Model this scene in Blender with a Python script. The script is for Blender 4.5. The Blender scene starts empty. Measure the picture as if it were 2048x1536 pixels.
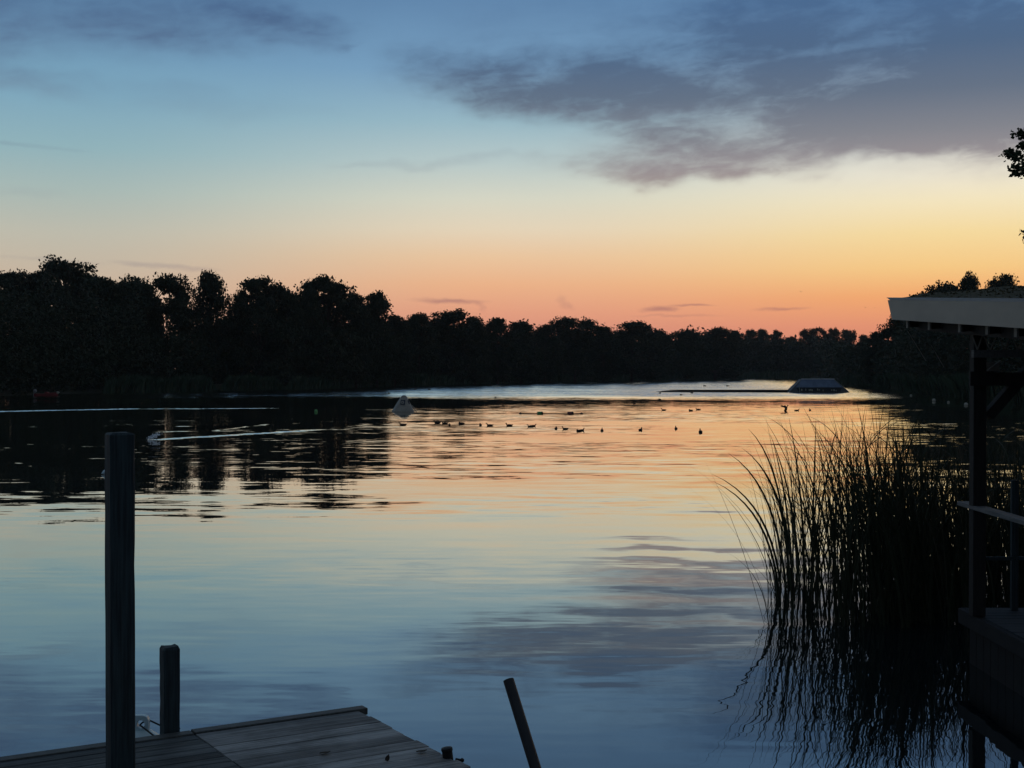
import bpy, bmesh, math, random
import numpy as np
from mathutils import Vector, Matrix, Euler
R = math.radians
rng = np.random.default_rng(7)
random.seed(7)
sc = bpy.context.scene
COL = sc.collection

# ------------------------------------------------------------------ camera
F, CX, CY, HOR, CAMH = 2650.0, 1024.0, 768.0, 742.0, 3.0
PITCH = -math.atan((CY - HOR) / F)
cam_d = bpy.data.cameras.new('camera'); cam = bpy.data.objects.new('camera', cam_d); COL.objects.link(cam)
cam.location = (0, 0, CAMH); cam.rotation_euler = (R(90) + PITCH, 0, 0)
cam_d.sensor_width = 36; cam_d.lens = 36 * F / 2048; cam_d.clip_start = 0.1; cam_d.clip_end = 9000
sc.camera = cam

def ray(x, y):
    d = Vector(((x - CX) / F, 1.0, -(y - CY) / F))
    c, s = math.cos(PITCH), math.sin(PITCH)
    return Vector((d.x, d.y * c - d.z * s, d.y * s + d.z * c))
def P(x, y, Y):
    d = ray(x, y); return Vector((0, 0, CAMH)) + d * (Y / d.y)
def W(x, y, z=0.0):
    d = ray(x, y); return Vector((0, 0, CAMH)) + d * ((z - CAMH) / d.z)

# ------------------------------------------------------------------ helpers
def tag(o, label=None, cat=None, group=None, kind=None):
    if label: o['label'] = label
    if cat: o['category'] = cat
    if group: o['group'] = group
    if kind: o['kind'] = kind
    return o
def empty(name, loc, label=None, cat=None, group=None):
    o = bpy.data.objects.new(name, None); COL.objects.link(o); o.location = loc
    o.empty_display_size = 0.1
    return tag(o, label, cat, group)

class MB:
    def __init__(s): s.v = []; s.f = []
    def add(s, vs, fs):
        n = len(s.v); s.v += [tuple(q) for q in vs]; s.f += [tuple(n + i for i in f) for f in fs]; return s
    def hexa(s, b, t):       # bottom 4 (ccw from above), top 4
        return s.add(list(b) + list(t), [(3, 2, 1, 0), (4, 5, 6, 7), (0, 1, 5, 4), (1, 2, 6, 5), (2, 3, 7, 6), (3, 0, 4, 7)])
    def box(s, c, dx, dy, dz, ux=Vector((1, 0, 0)), uy=Vector((0, 1, 0)), uz=Vector((0, 0, 1))):
        c = Vector(c); X = Vector(ux) * dx / 2; Y = Vector(uy) * dy / 2; Z = Vector(uz) * dz / 2
        b = [c - X - Y - Z, c + X - Y - Z, c + X + Y - Z, c - X + Y - Z]
        return s.hexa(b, [q + 2 * Z for q in b])
    def bar(s, a, b, w, h, up=Vector((0, 0, 1))):
        a = Vector(a); b = Vector(b); d = (b - a); L = d.length; d.normalize()
        sx = d.cross(up)
        if sx.length < 1e-4: sx = Vector((1, 0, 0))
        sx.normalize(); uz = sx.cross(d)
        return s.box((a + b) / 2, w, L, h, sx, d, uz)
    def tube(s, pts, rad, n=8, cap=True):
        pts = [Vector(p) for p in pts]; m = len(pts)
        if not hasattr(rad, '__len__'): rad = [rad] * m
        vs = []; fs = []
        for i, p in enumerate(pts):
            d = (pts[min(i + 1, m - 1)] - pts[max(i - 1, 0)]).normalized()
            a = d.cross(Vector((0, 0, 1)))
            if a.length < 0.05: a = d.cross(Vector((0, 1, 0)))
            a.normalize(); b = d.cross(a)
            for k in range(n):
                t = 2 * math.pi * k / n
                vs.append(p + (a * math.cos(t) + b * math.sin(t)) * rad[i])
        for i in range(m - 1):
            for k in range(n):
                k2 = (k + 1) % n
                fs.append((i * n + k, i * n + k2, (i + 1) * n + k2, (i + 1) * n + k))
        if cap: fs += [tuple(range(n))[::-1], tuple((m - 1) * n + k for k in range(n))]
        return s.add(vs, fs)
    def lathe(s, c, prof, n=20, ax=None):       # prof: (r, h)
        c = Vector(c); q = Vector((0, 0, 1)).rotation_difference(Vector(ax)) if ax is not None else None
        vs = []; fs = []
        for r, h in prof:
            for k in range(n):
                t = 2 * math.pi * k / n; p = Vector((r * math.cos(t), r * math.sin(t), h))
                if q: p = q @ p
                vs.append(c + p)
        m = len(prof)
        for i in range(m - 1):
            for k in range(n):
                k2 = (k + 1) % n
                fs.append((i * n + k, i * n + k2, (i + 1) * n + k2, (i + 1) * n + k))
        fs += [tuple(range(n))[::-1], tuple((m - 1) * n + k for k in range(n))]
        return s.add(vs, fs)
    def mesh(s, name, off=(0, 0, 0)):
        me = bpy.data.meshes.new(name); o = Vector(off)
        me.from_pydata([Vector(q) - o for q in s.v], [], s.f); me.update()
        return me
    def build(s, name, mat, parent=None, loc=None, smooth=False, bevel=0.0):
        off = parent.location if parent and loc is None and parent.type == 'EMPTY' else (loc if loc is not None else (0, 0, 0))
        if parent and parent.type == 'MESH':
            off = parent.matrix_world_loc if hasattr(parent, 'matrix_world_loc') else parent.get('_off', (0, 0, 0))
        me = s.mesh(name, off)
        bm = bmesh.new(); bm.from_mesh(me); bmesh.ops.recalc_face_normals(bm, faces=bm.faces); bm.to_mesh(me); bm.free()
        o = bpy.data.objects.new(name, me); COL.objects.link(o)
        if mat: me.materials.append(mat)
        if parent: o.parent = parent
        elif loc is not None: o.location = loc
        if smooth: me.shade_smooth()
        if bevel:
            b = o.modifiers.new('bevel', 'BEVEL'); b.width = bevel; b.segments = 2; b.limit_method = 'ANGLE'
        return o

def raw_mesh(name, V, Fq, mat):
    V = np.asarray(V, np.float32); Fq = np.asarray(Fq, np.int32); k = Fq.shape[1]
    me = bpy.data.meshes.new(name)
    me.vertices.add(len(V)); me.vertices.foreach_set('co', V.ravel())
    me.loops.add(Fq.size); me.loops.foreach_set('vertex_index', Fq.ravel())
    me.polygons.add(len(Fq))
    me.polygons.foreach_set('loop_start', np.arange(0, Fq.size, k, dtype=np.int32))
    me.update(calc_edges=True); me.validate()
    if mat: me.materials.append(mat)
    return me
def raw_obj(name, V, Fq, mat, parent=None, loc=None):
    o = bpy.data.objects.new(name, raw_mesh(name, V, Fq, mat)); COL.objects.link(o)
    if parent: o.parent = parent
    if loc is not None: o.location = loc
    return o

def lin(c):
    r = []
    for x in c[:3]:
        x /= 255.0; r.append(x / 12.92 if x <= .04045 else ((x + .055) / 1.055) ** 2.4)
    return (*r, 1.0)

class G:
    """small node-graph writer"""
    def __init__(s, nt): s.nt = nt; s.n = nt.nodes; s.l = nt.links
    def put(s, sock, v):
        if v is None: return
        if isinstance(v, bpy.types.NodeSocket): s.l.new(v, sock)
        else: sock.default_value = v
    def node(s, t, **kw):
        n = s.n.new(t)
        for k, v in kw.items(): setattr(n, k, v)
        return n
    def m(s, op, a, b=None, c=None, clamp=False):
        n = s.node('ShaderNodeMath', operation=op, use_clamp=clamp)
        for i, v in enumerate((a, b, c)): s.put(n.inputs[i], v)
        return n.outputs[0]
    def vm(s, op, a, b=None, scale=None):
        n = s.node('ShaderNodeVectorMath', operation=op); s.put(n.inputs[0], a)
        if b is not None: s.put(n.inputs[1], b)
        if scale is not None: s.put(n.inputs['Scale'], scale)
        return n.outputs['Value'] if op in ('LENGTH', 'DOT_PRODUCT') else n.outputs[0]
    def sep(s, v):
        n = s.node('ShaderNodeSeparateXYZ'); s.put(n.inputs[0], v); return n.outputs[0], n.outputs[1], n.outputs[2]
    def comb(s, x, y, z):
        n = s.node('ShaderNodeCombineXYZ')
        for i, v in enumerate((x, y, z)): s.put(n.inputs[i], v)
        return n.outputs[0]
    def mr(s, v, a, b, c=0.0, d=1.0, smooth=True):
        n = s.node('ShaderNodeMapRange', interpolation_type='SMOOTHSTEP' if smooth else 'LINEAR'); n.clamp = True
        for i, q in enumerate((v, a, b, c, d)): s.put(n.inputs[i], q)
        return n.outputs[0]
    def noise(s, vec, scale, detail=3.0, rough=.5, col=False, dist=0.0):
        n = s.node('ShaderNodeTexNoise'); s.put(n.inputs['Vector'], vec)
        n.inputs['Scale'].default_value = scale; n.inputs['Detail'].default_value = detail
        n.inputs['Roughness'].default_value = rough; n.inputs['Distortion'].default_value = dist
        return n.outputs['Color'] if col else n.outputs[0]
    def mix(s, f, a, b):
        n = s.node('ShaderNodeMix', data_type='RGBA'); s.put(n.inputs[0], f); s.put(n.inputs[6], a); s.put(n.inputs[7], b)
        return n.outputs[2]
    def ramp(s, f, stops, interp='LINEAR'):
        n = s.node('ShaderNodeValToRGB'); n.color_ramp.interpolation = interp; e = n.color_ramp.elements
        while len(e) < len(stops): e.new(0.5)
        for el, (p, c) in zip(e, sorted(stops, key=lambda q: q[0])): el.position = p; el.color = c
        s.put(n.inputs[0], f); return n.outputs[0]
    def mapping(s, v, loc, rot, scale, typ='TEXTURE'):
        n = s.node('ShaderNodeMapping', vector_type=typ); s.put(n.inputs[0], v)
        n.inputs[1].default_value = loc; n.inputs[2].default_value = rot; n.inputs[3].default_value = scale
        return n.outputs[0]

# ------------------------------------------------------------------ sky
def build_world():
    w = bpy.data.worlds.new('World'); sc.world = w; w.use_nodes = True
    g = G(w.node_tree); g.n.clear()
    tc = g.node('ShaderNodeTexCoord')
    x, y, z = g.sep(tc.outputs['Generated'])
    el = g.m('MULTIPLY', g.m('ARCSINE', z), 57.29578)
    az = g.m('MULTIPLY', g.m('ARCTAN2', x, y), 57.29578)
    pe = lambda py: (HOR - py) / 46.25
    E0, E1 = -1.0, 40.0
    def soft_(c, k):
        l = .3 * c[0] + .59 * c[1] + .11 * c[2]
        return tuple(q + (l - q) * k for q in c)
    def stops(lst, k=.2): return [(max(0, min(1, (pe(py) - E0) / (E1 - E0))), lin(soft_(c, k))) for py, c in lst]
    t = g.m('DIVIDE', g.m('SUBTRACT', el, E0), E1 - E0, clamp=True)
    up = [(-250, (84, 116, 152)), (-600, (82, 108, 140)), (-1100, (80, 102, 128))]
    left = g.ramp(t, stops([(742, (220, 164, 134)), (640, (214, 170, 142)), (590, (208, 180, 154)), (540, (200, 184, 162)), (480, (192, 189, 172)), (400, (168, 187, 182)), (320, (143, 180, 189)), (220, (122, 168, 193)), (110, (105, 151, 187)), (0, (86, 127, 168))] + up, .1))
    mid = g.ramp(t, stops([(742, (222, 134, 116)), (665, (230, 147, 122)), (625, (237, 160, 126)), (570, (243, 180, 134)), (515, (240, 199, 156)), (460, (232, 214, 184)), (400, (216, 216, 197)), (330, (185, 203, 202)), (250, (151, 186, 200)), (150, (118, 160, 196)), (0, (92, 132, 174))] + up, .08))
    right = g.ramp(t, stops([(742, (226, 130, 104)), (655, (240, 149, 111)), (600, (251, 170, 106)), (545, (252, 203, 130)), (480, (250, 220, 156)), (420, (247, 231, 190)), (370, (239, 232, 211)), (300, (208, 212, 210)), (220, (164, 184, 200)), (120, (112, 150, 188)), (0, (90, 132, 178))] + up, .06))
    c = g.mix(g.mr(az, -19, 0), left, mid)
    c = g.mix(g.mr(az, 0, 19), c, right)
    # the glow fades away from the sunset side; dusk-blue sky behind the camera
    away = g.mr(g.m('ABSOLUTE', g.m('SUBTRACT', az, 14)), 42, 115)
    east = g.ramp(g.m('DIVIDE', g.m('ABSOLUTE', el), 90), [(0, lin((74, 84, 98))), (.12, lin((76, 92, 112))), (1, lin((84, 100, 118)))])
    c = g.mix(away, c, east)
    c = g.mix(g.mr(el, 22, 75), c, lin((98, 112, 126)))
    # clouds, laid out by azimuth and elevation
    p = g.comb(az, el, 0.0)
    sp = g.comb(g.m('MULTIPLY', az, .55), el, 0.0)
    n1 = g.vm('SUBTRACT', g.noise(sp, .42, 3, .5, True), (.5, .5, .5))
    n2 = g.vm('SUBTRACT', g.noise(sp, 1.5, 4, .55, True), (.5, .5, .5))
    wp = g.vm('ADD', p, g.vm('MULTIPLY', n1, (5.0, 2.0, 0)))
    wp = g.vm('ADD', wp, g.vm('MULTIPLY', n2, (1.7, .55, 0)))
    def AZEL(px, py):
        a = math.atan((px - CX) / F); return math.degrees(a), math.degrees(math.atan((HOR - py) / F * math.cos(a)))
    def field(lst):
        tot = None
        for (px, py, rx, ry, rot, st, inner) in lst:
            a, e = AZEL(px, py)
            q = g.mapping(wp, (a, e, 0), (0, 0, R(-rot)), (rx / 46.25, ry / 46.25, 1))
            d = g.mr(g.vm('LENGTH', q), 1.0, inner, 0.0, st)
            tot = d if tot is None else g.m('ADD', tot, d)
        return tot
    big = field([(1900, 90, 700, 210, 4, 1.0, .25), (2200, 180, 640, 180, -8, .9, .2), (1560, 200, 480, 130, 4, .6, 0),
                 (985, 155, 320, 112, 6, 1.0, 0), (1285, 200, 230, 95, 8, .55, 0), (1170, 195, 330, 95, -8, .62, 0), (1340, 290, 340, 82, -3, .75, 0),
                 (1240, 345, 290, 40, 2, .5, 0), (1600, 280, 460, 78, -9, .75, 0), (1860, 258, 360, 66, -10, .55, 0), (1450, 330, 290, 36, -6, .35, 0),
                 (1520, 20, 520, 120, 0, .42, 0), (1800, 300, 360, 42, -9, .42, 0), (2050, 262, 260, 46, -6, .4, 0), (2600, 40, 700, 330, 0, .9, .2), (1600, -180, 900, 200, 0, .35, .2), (1350, 90, 560, 130, 5, .3, 0)])
    soft = field([(180, 20, 620, 120, 0, .72, .05), (560, 50, 220, 55, 8, .7, .05), (-150, 60, 300, 130, 0, .45, .1), (80, 170, 150, 36, 3, .5, .05),
                  (700, 95, 46, 10, 0, .4, .05), (450, -150, 800, 130, 0, .4, .1), (-500, 100, 500, 160, 0, .5, .1), (330, 75, 330, 40, 3, .3, .05),
                  (880, 325, 260, 15, 0, .3, .05), (400, 210, 320, 36, 0, .18, .05), (1000, 40, 200, 50, 0, .15, .05), (60, 375, 120, 14, 0, .14, .05)])
    fv = g.comb(g.m('MULTIPLY', az, .26), g.m('ADD', el, g.m('MULTIPLY', az, -.06)), 3.0)
    fbm = g.noise(fv, .95, 5, .52, dist=.4)
    fb2 = g.noise(g.comb(g.m('MULTIPLY', az, .42), g.m('ADD', el, g.m('MULTIPLY', az, -.09)), 7.0), 2.3, 6, .6, dist=.6)
    wisp = g.m('MULTIPLY', g.mr(fbm, .26, .74, .62, 1.2), g.mr(fb2, .3, .7, .86, 1.12))
    bigd = g.m('MULTIPLY', g.mr(g.m('MULTIPLY', big, wisp), .0, 1.2), .9)
    softd = g.m('MULTIPLY', g.m('MULTIPLY', soft, wisp), 1.0, clamp=True)
    te = g.m('DIVIDE', g.m('SUBTRACT', el, 5.0), 14.0, clamp=True)
    pc = lambda py: (pe(py) - 5.0) / 14.0
    ccol = g.ramp(te, [(pc(400), lin((158, 138, 132))), (pc(345), lin((146, 136, 140))), (pc(285), lin((120, 121, 131))), (pc(210), lin((92, 104, 124))), (pc(130), lin((76, 98, 128))), (pc(40), lin((72, 102, 140)))])
    scol = g.ramp(te, [(pc(330), lin((140, 150, 160))), (pc(180), lin((98, 124, 152))), (pc(60), lin((78, 106, 142))), (pc(0), lin((72, 104, 145)))])
    c = g.mix(softd, c, scol)
    c = g.mix(bigd, c, ccol)
    # thin low streaks above the horizon
    wp2 = g.vm('ADD', p, g.vm('MULTIPLY', n2, (1.2, .32, 0)))
    tot = None
    for (px, py, rx, ry, rot, st) in [(895, 602, 95, 8, -1, .5), (1320, 619, 52, 9, 2, .5), (1385, 611, 62, 4, 0, .45), (1560, 619, 66, 6, 3, .45), (330, 533, 130, 9, -4, .35), (100, 520, 140, 6, -3, .18), (1128, 604, 28, 14, -40, .25), (960, 612, 25, 10, -40, .2), (1350, 632, 130, 4, 0, .2), (60, 292, 150, 6, -4, .22)]:
        a, e = AZEL(px, py)
        q = g.mapping(wp2, (a, e, 0), (0, 0, R(rot)), (rx / 46.25, ry / 46.25, 1))
        d = g.mr(g.vm('LENGTH', q), 1.0, .1, 0.0, st)
        tot = d if tot is None else g.m('ADD', tot, d)
    lowc = g.mix(g.mr(el, 2.5, 5.5), lin((150, 100, 105)), lin((112, 125, 145)))
    c = g.mix(g.m('MULTIPLY', tot, g.mr(fbm, .3, .6, .6, 1.1), clamp=True), c, lowc)
    bg = g.node('ShaderNodeBackground'); g.put(bg.inputs[0], c); bg.inputs[1].default_value = 1.0
    out = g.node('ShaderNodeOutputWorld'); g.l.new(bg.outputs[0], out.inputs[0])
build_world()
sun_d = bpy.data.lights.new('sun', 'SUN'); sun_d.energy = 0.06; sun_d.angle = R(0.6); sun_d.color = (1, .55, .25)
sun = bpy.data.objects.new('sun', sun_d); COL.objects.link(sun)
_a, _e = R(27), R(1.0)
sun.rotation_euler = Vector((-math.sin(_a) * math.cos(_e), -math.cos(_a) * math.cos(_e), -math.sin(_e))).to_track_quat('-Z', 'Y').to_euler()
sc.view_settings.view_transform = 'Standard'; sc.view_settings.look = 'None'; sc.view_settings.exposure = 0; sc.view_settings.gamma = 1

# ------------------------------------------------------------------ materials
def mat(name, col, col2=None, rough=.7, scale=4.0, stretch=(1, 1, 1), bump=0.0, spec=.3, metal=0.0, detail=4, coords='Object', trans=0.0):
    m = bpy.data.materials.new(name); m.use_nodes = True; g = G(m.node_tree)
    b = g.n['Principled BSDF']
    b.inputs['Roughness'].default_value = rough; b.inputs['Metallic'].default_value = metal
    b.inputs['Specular IOR Level'].default_value = spec
    tc = g.node('ShaderNodeTexCoord'); v = g.vm('MULTIPLY', tc.outputs[coords], stretch)
    n = g.noise(v, scale, detail, .6)
    if col2 is None: col2 = tuple(q * .6 for q in col)
    g.put(b.inputs['Base Color'], g.mix(g.mr(n, .3, .7), (*col, 1), (*col2, 1)))
    if bump:
        bp = g.node('ShaderNodeBump'); bp.inputs['Strength'].default_value = .6; bp.inputs['Distance'].default_value = bump
        g.put(bp.inputs['Height'], n); g.l.new(bp.outputs[0], b.inputs['Normal'])
    return m
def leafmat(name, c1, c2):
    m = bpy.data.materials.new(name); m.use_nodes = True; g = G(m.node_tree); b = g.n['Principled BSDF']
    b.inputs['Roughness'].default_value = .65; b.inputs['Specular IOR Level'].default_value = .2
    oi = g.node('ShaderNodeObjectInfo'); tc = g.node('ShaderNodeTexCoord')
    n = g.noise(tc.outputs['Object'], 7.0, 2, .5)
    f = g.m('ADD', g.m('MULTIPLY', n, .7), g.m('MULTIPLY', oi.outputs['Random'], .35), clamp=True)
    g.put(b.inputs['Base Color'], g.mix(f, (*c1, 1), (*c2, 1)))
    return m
M = {}
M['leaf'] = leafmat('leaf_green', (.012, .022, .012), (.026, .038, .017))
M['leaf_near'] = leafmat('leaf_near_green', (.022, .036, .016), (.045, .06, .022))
M['bark'] = mat('bark', (.06, .048, .038), (.03, .025, .02), .9, 6, (1, 1, .2), .02)
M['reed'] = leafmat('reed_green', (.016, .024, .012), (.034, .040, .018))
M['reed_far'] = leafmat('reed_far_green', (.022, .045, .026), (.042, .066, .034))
M['ground'] = mat('grass_ground', (.025, .032, .014), (.04, .036, .022), .95, .6, bump=.05, coords='Object')
M['bed'] = mat('lake_bed', (.05, .045, .035))
M['plank_wet'] = mat('damp_plank', (.085, .09, .085), (.048, .05, .048), .6, 5, (.6, 14, 4), .004)
M['shade_skirt'] = mat('shade_black_board', (.010, .010, .011), (.006, .006, .007), .8, 4)  # near-black colour stands in for the shade beneath the deck
M['deck_dark'] = mat('shade_darkened_board', (.024, .030, .035), (.011, .013, .016), .7, 5, (1, 9, 4), .004)  # deck colour darkened to carry the shade over it
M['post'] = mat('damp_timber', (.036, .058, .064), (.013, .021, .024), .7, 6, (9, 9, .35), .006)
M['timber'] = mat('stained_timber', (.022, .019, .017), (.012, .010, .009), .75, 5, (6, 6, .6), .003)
M['rail'] = mat('grey_timber', (.17, .165, .16), (.10, .10, .10), .7, 5, (9, .7, 9), .003)
M['rafter'] = mat('pale_timber', (.30, .28, .24), (.2, .18, .15), .7, 6)
M['fascia'] = mat('painted_fascia', (.57, .50, .40), (.48, .42, .34), .55, 2.5, (.4, .4, 1.5))
M['trim'] = mat('metal_drip_edge', (.85, .85, .86), (.78, .78, .80), .4, 3)
M['sedum'] = mat('sedum_roof', (.05, .05, .025), (.08, .06, .03), .95, 14, bump=.04)
M['pipe'] = mat('dark_pipe', (.030, .030, .032), (.018, .018, .02), .45, 8, (1, 1, .2))
M['rope'] = mat('dark_rope', (.02, .02, .02), rough=.9)
M['fender'] = mat('pale_blue_vinyl', (.58, .72, .74), (.48, .62, .65), .35, 5, spec=.5)
M['white'] = mat('white_vinyl', (.33, .29, .235), (.25, .22, .18), .5, 3)
M['navy'] = mat('navy_print', (.02, .025, .05), rough=.5)
M['duck'] = mat('duck_feathers', (.045, .03, .02), (.02, .015, .012), .8, 25)
M['gull'] = mat('gull_feathers', (.10, .09, .09), (.05, .05, .05), .8, 10)
M['green_float'] = mat('green_plastic', (.12, .34, .10), (.09, .27, .08), .45, 5)
M['brown_float'] = mat('faded_red_plastic', (.20, .06, .05), (.13, .045, .04), .5, 5)
M['black'] = mat('black_rubber', (.015, .015, .015), rough=.6)
M['dark_float'] = mat('weathered_dark_plastic', (.06, .045, .03), (.035, .028, .02), .6, 8)
M['ball'] = mat('cream_plastic', (.34, .32, .25), (.26, .25, .2), .4, 5)
M['red'] = mat('red_hypalon', (.20, .028, .024), (.14, .022, .02), .5, 4)
M['grey'] = mat('grey_plastic', (.24, .24, .25), (.18, .18, .19), .5, 4)
M['ramp_face'] = mat('blue_ramp_panel', (.15, .20, .29), (.10, .14, .21), .45, 1.2)
M['ramp_dark'] = mat('dark_ramp_base', (.02, .022, .026), rough=.7)
M['ramp_side'] = mat('grey_ramp_side', (.07, .08, .09), (.05, .055, .06), .6, 2)
M['sign'] = mat('faded_lettering', (.35, .33, .25), rough=.6)
M['roof_pale'] = mat('pale_roof_sheet', (.6, .6, .55), rough=.6)
M['foam'] = mat('white_spray', (.85, .88, .9), (.7, .75, .8), .4, 8)
M['dryleaf'] = mat('dry_leaf', (.03, .02, .012), rough=.9)

def plank_mat(name, ca, cb, pitch):
    m = bpy.data.materials.new(name); m.use_nodes = True; g = G(m.node_tree); b = g.n['Principled BSDF']
    b.inputs['Specular IOR Level'].default_value = .35
    tc = g.node('ShaderNodeTexCoord').outputs['Object']
    uu = g.vm('DOT_PRODUCT', tc, (-.862, -.507, 0)); vv = g.vm('DOT_PRODUCT', tc, (.507, -.862, 0))
    bid = g.m('FLOOR', g.m('DIVIDE', g.m('SUBTRACT', vv, .103), pitch))
    wn = g.node('ShaderNodeTexWhiteNoise', noise_dimensions='1D'); g.put(wn.inputs['W'], bid)
    off = g.m('MULTIPLY', wn.outputs[0], 37.0)
    grain = g.noise(g.comb(g.m('MULTIPLY', uu, 1.6), g.m('MULTIPLY', vv, 60), off), 1.0, 5, .65, dist=.6)
    broad = g.noise(g.comb(g.m('MULTIPLY', uu, 1.1), g.m('MULTIPLY', vv, 5), off), 1.0, 4, .6)
    stain = g.noise(tc, 1.7, 5, .65)
    f = g.m('ADD', g.m('MULTIPLY', grain, .55), g.m('MULTIPLY', broad, .45))
    c = g.mix(g.mr(f, .34, .66), (*ca, 1), (*cb, 1))
    tone = g.m('MULTIPLY', g.m('ADD', .62, g.m('MULTIPLY', wn.outputs[0], .62)), g.mr(stain, .35, .65, .62, 1.15))
    c = g.mix(1.0, c, tone); c.node.blend_type = 'MULTIPLY'
    g.put(b.inputs['Base Color'], c); g.put(b.inputs['Roughness'], g.mr(grain, .3, .7, .55, .85))
    groove = g.m('ABSOLUTE', g.m('SINE', g.m('MULTIPLY', vv, 3.14159 / (pitch / 5))))
    h = g.m('ADD', grain, g.m('MULTIPLY', g.mr(groove, 0, .45), .8))
    bp = g.node('ShaderNodeBump'); bp.inputs['Strength'].default_value = .9; bp.inputs['Distance'].default_value = .004
    g.put(bp.inputs['Height'], h); g.l.new(bp.outputs[0], b.inputs['Normal'])
    return m
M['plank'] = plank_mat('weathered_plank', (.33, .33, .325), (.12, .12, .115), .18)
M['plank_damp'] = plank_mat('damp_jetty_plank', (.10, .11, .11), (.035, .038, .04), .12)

def water_mat():
    m = bpy.data.materials.new('lake_water'); m.use_nodes = True; g = G(m.node_tree); g.n.clear()
    geo = g.node('ShaderNodeNewGeometry'); pos = geo.outputs['Position']
    x, y, _ = g.sep(pos)
    # slow wandering of the patch borders
    wob = g.m('SUBTRACT', g.noise(g.comb(g.m('MULTIPLY', x, .35), y, 0), .035, 3), .5)
    yd = g.m('ADD', y, g.m('MULTIPLY', wob, g.m('MULTIPLY', y, .26)))
    # fine ripples, medium ripples, slow undulation: each gives a slope in x and y
    def slopes(sx, sy, det, rough, zoff):
        n = g.noise(g.comb(g.m('MULTIPLY', x, sx), g.m('MULTIPLY', y, sy), zoff), 1.0, det, rough, True)
        return g.vm('SUBTRACT', n, (.5, .5, .5))
    fine = slopes(1.1, 4.6, 2, .5, 1.0)
    med = slopes(.32, 1.2, 3, .5, 5.0)
    slow = slopes(.12, .45, 1, .4, 9.0)
    k = lambda v: (v,)
    t = g.m('DIVIDE', g.m('SQRT', yd), 20.0, clamp=True)      # sqrt keeps detail near the camera
    q = lambda Y: min(1, math.sqrt(Y) / 20.0)
    gry = lambda v: (v, v, v, 1)
    a_f = g.ramp(t, [(q(5), gry(.030)), (q(15), gry(.034)), (q(22), gry(.02)), (q(30), gry(.045)), (q(60), gry(.085)), (q(105), gry(.09)), (q(125), gry(.07)), (q(138), gry(.08)), (q(158), gry(.42)), (q(380), gry(.38))])
    a_m = g.ramp(t, [(q(5), gry(.018)), (q(16), gry(.03)), (q(23), gry(.024)), (q(27), gry(.07)), (q(36), gry(.07)), (q(50), gry(.052)), (q(105), gry(.075)), (q(130), gry(.04)), (q(138), gry(.06)), (q(158), gry(.15)), (q(380), gry(.16))])
    bias = g.ramp(t, [(q(5), gry(0)), (q(45), gry(.003)), (q(60), gry(.010)), (q(75), gry(.017)), (q(105), gry(.018)), (q(122), gry(.006)), (q(138), gry(.006)), (q(158), gry(.08)), (q(260), gry(.075)), (q(400), gry(.055))])
    shel = g.m('MULTIPLY', g.mr(x, -84, -44), g.mr(g.m('SUBTRACT', x, g.m('MULTIPLY', y, .16)), -2, 34, 1, .12))   # sheltered water by both banks
    farw = g.mr(y, 135, 160)
    shel = g.m('ADD', g.m('SUBTRACT', 1.0, farw), g.m('MULTIPLY', farw, shel))
    bias = g.m('MULTIPLY', bias, shel); a_f = g.m('MULTIPLY', a_f, shel); a_m = g.m('MULTIPLY', a_m, shel)
    patch = g.mr(g.noise(g.comb(g.m('MULTIPLY', x, .05), g.m('MULTIPLY', y, .11), 2.0), 1.0, 3, .55), .32, .62, .25, 1.25)
    # a stretch of longer ripples in front of the reeds
    rx = g.m('MULTIPLY', g.mr(x, -1.0, 2.6), g.m('MULTIPLY', g.mr(y, 12.5, 17), g.mr(y, 29, 21)))
    wv = g.m('SINE', g.m('ADD', g.m('MULTIPLY', y, 4.4), g.m('ADD', g.m('MULTIPLY', x, .25), g.m('MULTIPLY', g.noise(pos, .7, 2), 7.0))))
    sv = g.m('MULTIPLY', g.m('MULTIPLY', wv, rx), .009)
    v = g.vm('MULTIPLY', g.vm('SCALE', fine, scale=g.m('MULTIPLY', a_f, patch)), (.8, 1, 0))
    v = g.vm('ADD', v, g.vm('MULTIPLY', g.vm('SCALE', med, scale=g.m('MULTIPLY', a_m, patch)), (.6, 1, 0)))
    v = g.vm('ADD', v, g.vm('MULTIPLY', slow, (.006, .012, 0)))
    sx, sy, _ = g.sep(v)
    sy = g.m('ADD', sy, sv)
    # wakes: a raised line whose near slope shows the brighter sky
    def line(ax, ay, bx, by, w, wig, st, f0=0.0, f1=0.0):
        dx, dy = bx - ax, by - ay; L = math.hypot(dx, dy); dx /= L; dy /= L
        rxv = g.m('SUBTRACT', x, ax); ryv = g.m('SUBTRACT', y, ay)
        al = g.m('ADD', g.m('MULTIPLY', rxv, dx), g.m('MULTIPLY', ryv, dy))
        ac = g.m('ADD', g.m('MULTIPLY', rxv, -dy), g.m('MULTIPLY', ryv, dx))
        nz = g.m('MULTIPLY', g.m('SUBTRACT', g.noise(pos, wig[0], 3, .6), .5), wig[1])
        ac = g.m('ABSOLUTE', g.m('ADD', ac, nz))
        on = g.m('MULTIPLY', g.mr(al, -.5, .5), g.mr(al, L - f1, L + .01, 1, 0))
        return g.m('MULTIPLY', g.m('MULTIPLY', g.mr(ac, w * 1.2, 0), on), g.m('MULTIPLY', g.mr(g.noise(pos, 2.2, 3, .65), .36, .56, .35, 1.25), st))
    tot = None
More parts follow.
